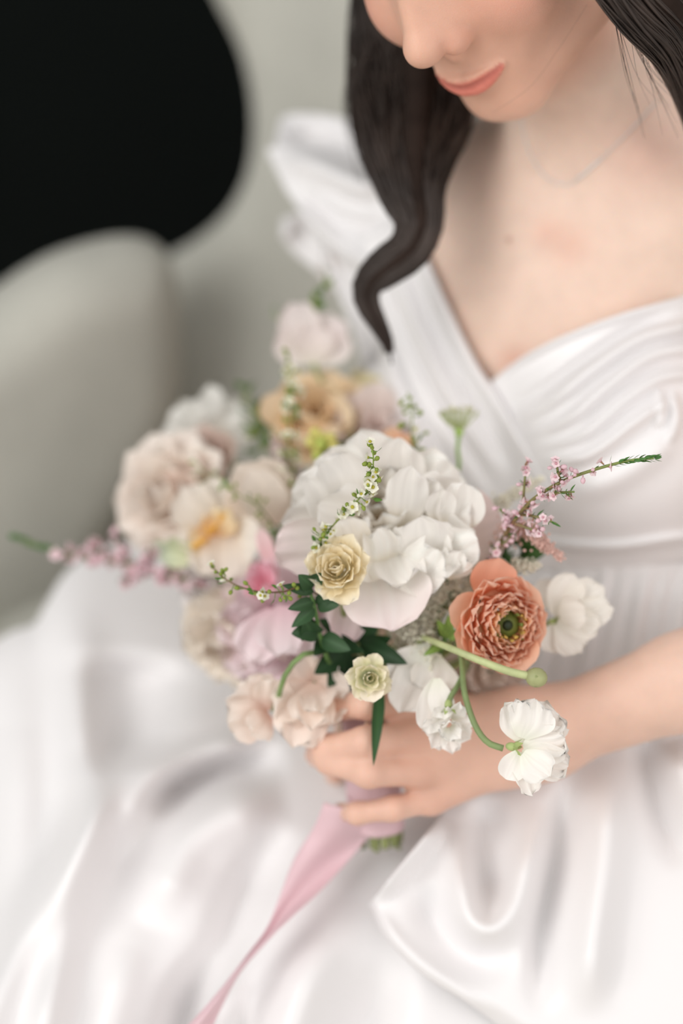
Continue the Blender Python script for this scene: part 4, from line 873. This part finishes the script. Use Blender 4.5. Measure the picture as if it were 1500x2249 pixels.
f = flower('tulip_bud', 375, 1215, 1.355, 'pale green bud beside the far pink wax flower sprig', cat='flower bud')
custom(f, [((345, 1215, 1.355), (425, 1212, 1.345), 1.5, (GRN, LGR, hexc(196, 204, 130)), dict(cup=.6)), ((350, 1222, 1.35), (420, 1232, 1.342), 1.3, (GRN, LGR, hexc(206, 210, 140)), dict(cup=.5, bend=.1)), ((345, 1210, 1.355), (362, 1192, 1.35), 1.2, (GRN, GRN, LGR), {}), ((352, 1205, 1.355), (410, 1195, 1.35), 1.2, (GRN, LGR, LGR), dict(cup=.5))]); stem(f, [P(425, 1215, 1.35), P(520, 1260, 1.345), P(650, 1400, 1.32), *to_grip(P(700, 1450, 1.31))[2:]], .0018)
f = flower('bud_cluster', 705, 985, 1.33, 'cluster of small yellow green buds below the apricot ranunculus', cat='flower bud')
for k in range(9):
    x, y = 705 + 22 * math.cos(k * 2.4) * math.sqrt(k / 4), 975 + 20 * math.sin(k * 2.4) * math.sqrt(k / 4); c = P(x, y, 1.315 + .003 * (k % 4)); V, F = ball(c, (.0042, .0042, .0052), 10, 7, CV(rng.normal(0, .4), .5, 1)); part('bud', V, F, M_STEM, f, col=np.broadcast_to(hexc(214, 206, 120) if k % 3 else hexc(186, 200, 100), (len(V), 3))); stem(f, [c, P(712, 1030, 1.335)], .0008, n=6)
stem(f, to_grip(P(712, 1030, 1.335)), .0016)

# --- sprigs with tiny blossoms
def tiny_star(name, r, n, cp, cc, cg):
    L = []; cols = []
    for i in range(n):
        a = 6.283 * i / n; V, F, t, s = petal((0, 0, 0), (math.cos(a) * r, math.sin(a) * r, r * .35), r * .85, hint=(0, 0, 1), cup=.4, nu=5, nv=5, tm=.6, ph=0); L.append((V, F)); cols.append(np.broadcast_to(cp, (len(V), 3)))
    V, F = ball((0, 0, r * .15), r * .32, 7, 5); L.append((V, F)); cols.append(np.broadcast_to(cc, (len(V), 3)))
    V, F = tube([(0, 0, 0), (0, 0, -r * .9)], [r * .22, r * .12], 5); L.append((V, F)); cols.append(np.broadcast_to(cg, (len(V), 3)))
    V, F = join(L); return mesh_data(name, V, F, M_TINY, True, np.vstack(cols))
def tiny_bud(name, r, c):
    V1, F1 = ball((0, 0, r), (r * .75, r * .75, r), 7, 5); V2, F2 = tube([(0, 0, 0), (0, 0, -r)], [r * .25, r * .15], 4); V, F = join([(V1, F1), (V2, F2)]); return mesh_data(name, V, F, M_TINY, True, np.broadcast_to(c, (len(V), 3)))
def tiny_leaf(name, L, W, c):
    V, F, t, s = petal((0, 0, 0), (0, L, L * .25), W, hint=(0, 0, 1), point=True, cup=.3, nu=5, nv=6, ph=0); return mesh_data(name, V, F, M_LEAF, True, tint(t, s, c * .8, c, c))
ME_STAR = tiny_star('spirea_blossom', .0033, 5, hexc(244, 243, 228), hexc(196, 188, 70), hexc(140, 170, 80)); ME_GB = tiny_bud('spirea_bud', .0018, hexc(150, 168, 76)); ME_LF = tiny_leaf('spirea_leaf', .0050, .0030, hexc(96, 138, 62))
ME_PINK = tiny_star('heather_floret', .0031, 5, hexc(246, 224, 228), hexc(226, 174, 186), hexc(180, 140, 110)); ME_PB = tiny_bud('heather_bud', .0020, hexc(240, 208, 216)); ME_NL = tiny_leaf('heather_leaf', .0055, .0016, hexc(84, 130, 66))
def rnd_rot(bias=None):
    v = rng.normal(0, 1, 3) + (0 if bias is None else np.asarray(bias) * 1.6); return quat(frame(v, rng.normal(0, 1, 3)))
def leaf_rot(o, T):
    y = nrm(o * .8 + T * .9); z = np.cross(np.cross(y, o + rng.normal(0, .3, 3)), y); z = nrm(z); return quat(np.stack([np.cross(y, z), y, z], 1))
def sprig(name, label, pts, n, mix, group, r=.0007, c0=(150, 176, 84), c1=(96, 66, 48), spread=.0035, names=('blossom', 'bud', 'leaf'), meshes=None, join_grip=True, s=1.0, dens=lambda u: 1.0, cat='sprig'):
    A = np.array([P(*p) for p in pts]); f = thing(name, A[-1], label, cat, group); path = spline(A, 40); stem(f, path, (r * .6, r), c0, c1, n=40)
    for k in range(n):
        u = rng.uniform(0, 1)
        if rng.uniform() > dens(u): continue
        i = min(int(u * 38), 38); b = path[i] + (path[i + 1] - path[i]) * rng.uniform(); o = nrm(rng.normal(0, 1, 3) + BACK * .6); p = b + o * spread * rng.uniform(.5, 1.1) * (.45 + .55 * min(1, u * 4))
        j = rng.choice(3, p=mix(u) if callable(mix) else mix); instance(names[j], (meshes or (ME_STAR, ME_GB, ME_LF))[j], p, f, leaf_rot(o, nrm(path[i] - path[i + 1])) if j == 2 else rnd_rot(o * 2), s * rng.uniform(.75, 1.15))
        V, F = tube([b, p], .0003, 4); part('stalk', V, F, M_STEM, f, col=np.broadcast_to(hexc(120, 150, 70), (len(V), 3)))
    if join_grip: stem(f, to_grip(path[-1]), .0011, (110, 84, 58), (120, 120, 70))
    return f
GS = 'white flowering spirea sprigs'
sprig('spirea_sprig', 'sharp white flowered spirea sprig arching across the white peony', [(815, 978, 1.172), (820, 1010, 1.176), (812, 1065, 1.184), (775, 1110, 1.192), (728, 1158, 1.200), (705, 1195, 1.206), (740, 1290, 1.25)], 150, lambda u: (.6, .22, .18) if u > .12 else (.25, .55, .2), GS, spread=.0060, s=1.08, dens=lambda u: .95 if u < .38 else .25 if u < .48 else .75 if u < .7 else .2)
sprig('spirea_sprig', 'upright white flowered spirea sprig in front of the apricot ranunculus', [(628, 770, 1.335), (642, 830, 1.335), (640, 900, 1.33), (636, 970, 1.325), (640, 1060, 1.32), (700, 1200, 1.31)], 70, (.45, .3, .25), GS, spread=.006, s=1.3, dens=lambda u: .95 if u < .6 else .4)
sprig('spirea_sprig', 'thin green budded spirea sprig rising above the white peony', [(895, 862, 1.285), (905, 910, 1.285), (903, 960, 1.285), (915, 1010, 1.285), (905, 1060, 1.29)], 40, (.05, .7, .25), GS, spread=.0085, s=1.15, dens=lambda u: .9 if u < .8 else .3)
sprig('spirea_sprig', 'dark twig of tiny green buds crossing the soft pink peony', [(462, 1242, 1.215), (505, 1278, 1.21), (560, 1298, 1.205), (620, 1300, 1.20), (660, 1290, 1.205), (710, 1310, 1.24)], 44, (.14, .64, .22), GS, spread=.0055, c0=(120, 100, 60), c1=(90, 56, 44), dens=lambda u: .9 if u < .8 else .5)
sprig('spirea_sprig', 'blurred budded twig lying over the half closed cream tulip', [(480, 1050, 1.30), (520, 1085, 1.30), (565, 1110, 1.30), (620, 1180, 1.31)], 24, (.1, .6, .3), GS, spread=.005)
sprig('spirea_sprig', 'small budded twig tip over the blush rose', [(425, 1010, 1.34), (440, 1030, 1.345), (500, 1090, 1.36)], 14, (.1, .5, .4), GS, spread=.005, s=1.3)
sprig('greenery_sprig', 'tall green shoot beside the highest sweet pea', [(722, 590, 1.40), (708, 640, 1.40), (695, 690, 1.40), (690, 790, 1.41), (760, 1000, 1.40)], 60, (0, .25, .75), 'green shoots', c0=(110, 150, 90), c1=(110, 140, 80), spread=.005, s=1.7, dens=lambda u: 1.0 if u < .35 else 0)
sprig('greenery_sprig', 'short green shoot left of the highest sweet pea', [(598, 690, 1.41), (625, 715, 1.41), (660, 800, 1.41), (700, 950, 1.40)], 26, (0, .3, .7), 'green shoots', spread=.006, s=1.6, dens=lambda u: 1.0 if u < .3 else .1)
sprig('greenery_sprig', 'green shoot between the white frilled flower and the apricot ranunculus', [(538, 845, 1.42), (552, 890, 1.415), (570, 950, 1.41), (640, 1080, 1.38)], 46, (0, .2, .8), 'green shoots', spread=.006, s=1.9, dens=lambda u: 1.0 if u < .5 else .2)
GH = 'pink heather sprigs'
def heather(label, main, sides, n, s=1.0):
    A = np.array([P(*p) for p in main]); f = thing('heather_sprig', A[-1], label, 'sprig', GH); path = spline(A, 50); stem(f, path, (.0008, .0015), (128, 150, 80), (140, 104, 76), n=50)
    # scaly green tip
    for k in range(26):
        u = k / 26 * .17; i = int(u * 49); b = path[i]; T = nrm(path[i] - path[i + 2]); M = frame(T); a = k * 2.2; rad = M[:, 0] * math.cos(a) + M[:, 1] * math.sin(a)
        R = np.stack([np.cross(T, rad), T * .97 + rad * .25, rad], 1); instance('scale_leaf', ME_NL, b + rad * .0006, f, quat(R), (s * 1.3, s * .9, s))
    segs = [(path, .16, 1.0, n)]
    for pts in sides:
        B = np.array([P(*p) for p in pts]); sp = spline(B, 20); stem(f, sp, (.0006, .0010), (120, 140, 76), (136, 104, 76), 'side_twig', 20); segs.append((sp, 0, .9, n // 3))
    for sp, u0, u1, m in segs:
        for k in range(m):
            u = rng.uniform(u0, u1); i = min(int(u * (len(sp) - 1)), len(sp) - 2); o = nrm(rng.normal(0, 1, 3) + BACK * .3); b = sp[i] + (sp[i + 1] - sp[i]) * rng.uniform(); j = rng.choice(3, p=(.42, .22, .36)); p = b + o * (rng.uniform(.002, .0038) * s if j < 2 else .0004)
            instance(('floret', 'bud', 'leaf')[j], (ME_PINK, ME_PB, ME_NL)[j], p, f, leaf_rot(o, nrm(sp[i] - sp[i + 1])) if j == 2 else rnd_rot(o * 2.5), s * rng.uniform(.75, 1.15))
    stem(f, to_grip(path[-1]), .0013, (120, 96, 66)); return f
heather('pink flowered heather sprig with a green tip reaching out to the right of the peony', [(1436, 1006, 1.165), (1380, 1012, 1.168), (1310, 1030, 1.172), (1240, 1055, 1.180), (1180, 1090, 1.19), (1140, 1130, 1.205), (1080, 1220, 1.25)], [[(1222, 1010, 1.176), (1226, 1040, 1.178), (1232, 1058, 1.181)], [(1156, 1020, 1.20), (1152, 1060, 1.20), (1148, 1120, 1.205)], [(1262, 1080, 1.18), (1225, 1082, 1.182), (1185, 1090, 1.19)], [(1222, 1150, 1.19), (1180, 1135, 1.195), (1140, 1130, 1.205)], [(1190, 1170, 1.20), (1160, 1160, 1.205), (1130, 1150, 1.21)], [(1098, 1118, 1.21), (1115, 1140, 1.215), (1120, 1160, 1.22)], [(1080, 1210, 1.225), (1110, 1190, 1.225), (1140, 1160, 1.222)]], 62)
heather('blurred pink heather sprig reaching out over the skirt towards the armrest', [(38, 1182, 1.37), (85, 1198, 1.37), (170, 1222, 1.37), (240, 1232, 1.365), (320, 1248, 1.36), (400, 1270, 1.35), (560, 1360, 1.33)], [[(205, 1190, 1.36), (218, 1215, 1.362), (230, 1232, 1.365)], [(255, 1180, 1.36), (262, 1210, 1.36), (275, 1238, 1.363)], [(330, 1215, 1.355), (322, 1235, 1.356), (315, 1250, 1.36)], [(270, 1275, 1.355), (290, 1262, 1.356), (310, 1248, 1.36)], [(345, 1270, 1.355), (360, 1265, 1.355), (390, 1268, 1.352)]], 90, 1.35)
# --- umbel on a straight stem
f = thing('umbel', P(1005, 940, 1.30), 'pale green lace umbel on a straight stem behind the white peony', 'flower'); ctr = P(1008, 948, 1.30); stem(f, [ctr, P(1004, 1000, 1.30), P(1002, 1060, 1.305), *to_grip(P(980, 1150, 1.31))[1:]], .0016, (140, 172, 92))
ME_UF = tiny_star('umbel_floret', .0016, 5, hexc(236, 234, 208), hexc(206, 210, 150), hexc(170, 188, 120))
for k in range(34):
    a = k * 2.4; r = math.sqrt(k / 34.0); t = ctr + RIGHT * (math.cos(a) * r * .0145) + UP * (.016 - .004 * r + .0015 * math.sin(k * 5)) + BACK * (math.sin(a) * r * .012 + .002); m = ctr * .5 + t * .5 + (t - ctr - UP * ((t - ctr) @ UP)) * .12
    V, F = tube(spline([ctr, m, t], 6), [.0004] * 6, 4); part('ray', V, F, M_STEM, f, col=np.broadcast_to(hexc(196, 206, 150), (len(V), 3))); instance('floret', ME_UF, t, f, rnd_rot(UP * 1.5), rng.uniform(.8, 1.3))
V, F = ball(ctr, (.0032, .0032, .0036), 10, 7, UP); part('receptacle', V, F, M_STEM, f, col=np.broadcast_to(hexc(160, 190, 100), (len(V), 3)))
# --- astilbe plumes
def plume(label, pts, wid, col, group, n=900):
    A = np.array([P(*p) for p in pts]); f = thing('astilbe_plume', A[-1], label, 'flower', group); sp = spline(A, 30); stem(f, sp, (.0006, .0012), (170, 170, 110), n=30); L = []; cs = []
    for k in range(n):
        u = rng.uniform(0, .92); i = int(u * 28); o = nrm(rng.normal(0, 1, 3)); w = wid * (.25 + .75 * min(1, u * 1.8)); p = sp[i] + o * w * abs(rng.normal(0, .62)); r = rng.uniform(.0007, .0013); V, F = ball(p, r, 4, 4); L.append((V, F)); cs.append(np.broadcast_to(col * rng.uniform(.85, 1.08), (len(V), 3)))
    V, F = join(L); o = part('plume_florets', V, F, M_TINY, f, col=np.vstack(cs).clip(0, 1)); o['kind'] = 'stuff'
    for k in range(14):
        i = 2 + k * 2; b = sp[min(i, 28)]; t = b + nrm(rng.normal(0, 1, 3) + (sp[max(i - 2, 0)] - b) * 300) * wid * .9; V, F = tube([b, t], [.0005, .0003], 4); part('branchlet', V, F, M_STEM, f, col=np.broadcast_to(col * .8, (len(V), 3)))
    stem(f, to_grip(sp[-1]), .0012); return f
CA = hexc(255, 250, 234); GA = 'cream astilbe plumes'
plume('cream astilbe plume right of the white peony behind the heather', [(1190, 1050, 1.262), (1130, 1085, 1.268), (1080, 1120, 1.275), (1040, 1200, 1.285)], .007, CA, GA)
plume('cream astilbe plume in the gap between the white peony and the coral ranunculus', [(1010, 1275, 1.245), (960, 1310, 1.245), (930, 1370, 1.25), (890, 1450, 1.27)], .012, CA, GA, 1300)
plume('cream astilbe plume hanging above the white sweet pea near the wrist', [(945, 1470, 1.235), (930, 1420, 1.24), (900, 1390, 1.25), (870, 1400, 1.265)], .012, CA, GA, 1300)
plume('cream astilbe plume above the coral ranunculus', [(1180, 1240, 1.24), (1120, 1250, 1.245), (1060, 1260, 1.25), (990, 1330, 1.26)], .010, CA, GA, 900)
plume('dusky pink astilbe plume below the sharp heather sprig', [(1230, 1222, 1.225), (1190, 1190, 1.225), (1150, 1160, 1.23), (1090, 1190, 1.25)], .008, hexc(244, 208, 196), None, 1000)
plume('mauve pink fluffy plume between the half closed cream tulip and the apricot ranunculus', [(600, 970, 1.35), (620, 1000, 1.345), (640, 1040, 1.34), (680, 1150, 1.33)], .012, hexc(240, 220, 214), None, 1000)
# --- green foliage
def foliage(label, pts, leaves, c, group='leafy green sprigs', name='leafy_sprig', grip=True):
    A = np.array([P(*p) for p in pts]); f = thing(name, A[-1], label, 'foliage', group); stem(f, A, (.0011, .0016), (96, 132, 70))
    for b, t, W, o in leaves:
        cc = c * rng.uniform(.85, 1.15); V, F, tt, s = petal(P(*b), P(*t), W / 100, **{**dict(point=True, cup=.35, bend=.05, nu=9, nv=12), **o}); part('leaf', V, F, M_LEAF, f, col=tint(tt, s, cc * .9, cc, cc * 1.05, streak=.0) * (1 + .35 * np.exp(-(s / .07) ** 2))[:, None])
    if grip: stem(f, to_grip(A[-1]), .0014, (90, 120, 64))
    return f
foliage('fresh green leafy sprig below the cream rose bud', [(672, 1275, 1.205), (690, 1330, 1.212), (700, 1385, 1.222), (720, 1450, 1.24)],
    [((690, 1300, 1.208), (620, 1285, 1.20), .8, {}), ((690, 1320, 1.21), (632, 1338, 1.202), .9, {}), ((692, 1335, 1.212), (640, 1378, 1.206), .9, {}), ((688, 1290, 1.207), (655, 1262, 1.198), 1.1, {}), ((690, 1280, 1.206), (705, 1258, 1.196), 1.0, {}), ((690, 1325, 1.214), (762, 1290, 1.205), .9, {}), ((695, 1320, 1.214), (745, 1330, 1.206), 1.3, {}), ((700, 1380, 1.222), (640, 1392, 1.212), 1.5, dict(cup=.5)), ((690, 1400, 1.224), (668, 1360, 1.21), 1.6, dict(cup=.5)), ((705, 1400, 1.226), (770, 1428, 1.215), 1.3, {})], DGR)
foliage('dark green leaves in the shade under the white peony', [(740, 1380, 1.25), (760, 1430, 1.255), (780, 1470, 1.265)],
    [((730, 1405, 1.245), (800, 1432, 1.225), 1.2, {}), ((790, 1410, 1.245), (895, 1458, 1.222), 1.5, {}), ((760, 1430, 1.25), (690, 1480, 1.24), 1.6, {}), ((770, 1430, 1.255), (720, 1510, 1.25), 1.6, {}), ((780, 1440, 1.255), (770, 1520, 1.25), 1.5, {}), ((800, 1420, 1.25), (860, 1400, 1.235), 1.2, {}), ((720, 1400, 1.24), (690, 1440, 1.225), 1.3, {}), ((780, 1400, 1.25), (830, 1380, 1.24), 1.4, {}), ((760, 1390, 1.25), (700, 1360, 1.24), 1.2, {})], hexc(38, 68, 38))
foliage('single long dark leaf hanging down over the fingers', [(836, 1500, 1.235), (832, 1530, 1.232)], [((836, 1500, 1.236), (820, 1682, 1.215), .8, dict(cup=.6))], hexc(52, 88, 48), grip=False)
foliage('yellow green leaflets beside the coral ranunculus stem', [(985, 1360, 1.23), (980, 1400, 1.235), (960, 1450, 1.25)], [((985, 1400, 1.228), (960, 1362, 1.222), .7, {}), ((985, 1400, 1.228), (985, 1350, 1.222), .7, {}), ((975, 1410, 1.228), (930, 1440, 1.22), .6, {}), ((980, 1400, 1.23), (1015, 1385, 1.225), .7, {})], hexc(130, 160, 80))
# deeper filling greenery, mostly hidden by blooms
k = 0
for lab, cx, cy, cdp in (('green leaves filling the gap left of the white peony', 640, 1110, 1.345), ('green leaves between apricot ranunculus and white peony', 760, 1010, 1.36), ('green leaves behind the coral ranunculus', 1020, 1290, 1.29), ('green leaves under the soft pink peony', 590, 1460, 1.34), ('green leaves behind the open cream tulip', 500, 1090, 1.39), ('shaded leaves deep beneath the astilbe plumes', 930, 1380, 1.30), ('green leaves below the pink heather beside the bodice', 1130, 1210, 1.275)):
    lv = []
    for j in range(11):
        a = j * 2.4 + k; r = 20 + 6 * j; lv.append(((cx + 12 * math.cos(a), cy + 12 * math.sin(a), cdp), (cx + r * math.cos(a), cy + r * math.sin(a), cdp - .012 + .004 * (j % 3)), 1.5, {}))
    foliage(lab, [(cx, cy, cdp), (cx * .6 + 320, cy * .6 + 600, 1.33), (790, 1500, 1.31)], lv, hexc(70, 102, 52)); k += 1

# ------------------------------------------------------------------ ribbon
RBC = hexc(240, 210, 216)
rib = thing('ribbon', P(795, 1740, 1.285), 'pale pink silk ribbon wound round the bouquet stems with a long trailing tail', 'ribbon')
for k, (y0, y1) in enumerate(((1535, 1615), (1600, 1700), (1680, 1765), (1745, 1812))):
    ax = nrm(TAIL - GRIP); u0 = (y0 - 1560) / 290.0; u1 = (y1 - 1560) / 290.0; M = frame(ax, RIGHT); L = []
    an = np.linspace(0, 2 * np.pi, 40, endpoint=False); vv = np.linspace(0, 1, 9)
    G = GRIP + (TAIL - GRIP) * u0; G2 = GRIP + (TAIL - GRIP) * u1
    R = .0165 + .0006 * np.sin(an * 5 + k)[:, None] + .0005 * np.sin(vv * 14 + k)[None] + .0004 * k
    ctr_ = G + (G2 - G) * vv[:, None]; tiltv = .004 * np.sin(an + k * 1.7)[:, None, None] * ax
    V = ctr_[None] + R[..., None] * (np.cos(an)[:, None, None] * M[:, 0] + np.sin(an)[:, None, None] * M[:, 1]) + tiltv
    solid(part('ribbon_wrap', V.reshape(-1, 3), gridfaces(40, 9, True), M_RIBBON, rib, col=np.broadcast_to(RBC, (360, 3))), .0006)
lf = [(712, 1762), (690, 1815), (645, 1890), (612, 1975), (585, 2040), (545, 2095), (490, 2165), (430, 2235), (370, 2300), (330, 2380)]
rt = [(806, 1790), (812, 1832), (765, 1890), (700, 1960), (640, 2015), (580, 2075), (525, 2140), (478, 2230), (440, 2320), (410, 2400)]
px, py = ruled(lf, rt, 110, 24); uu = np.linspace(0, 1, 110)[:, None]; vv = np.linspace(-1, 1, 24)[None]
d = (1.268 + .03 * uu) * np.exp(-(uu / .12) ** 2) + (fd(px, py) - .034) * (1 - np.exp(-(uu / .12) ** 2)); d = d - .004 * np.cos(vv * 3 + uu * 9) - .006 * np.exp(-((uu - .62) / .06) ** 2) * (1 - np.abs(vv)) + .006 * vv * np.sin(uu * 11)
V = P(px, py, d).reshape(-1, 3); solid(part('ribbon_tail', V, gridfaces(110, 24), M_RIBBON, rib, col=np.broadcast_to(RBC, (len(V), 3))), .0006)
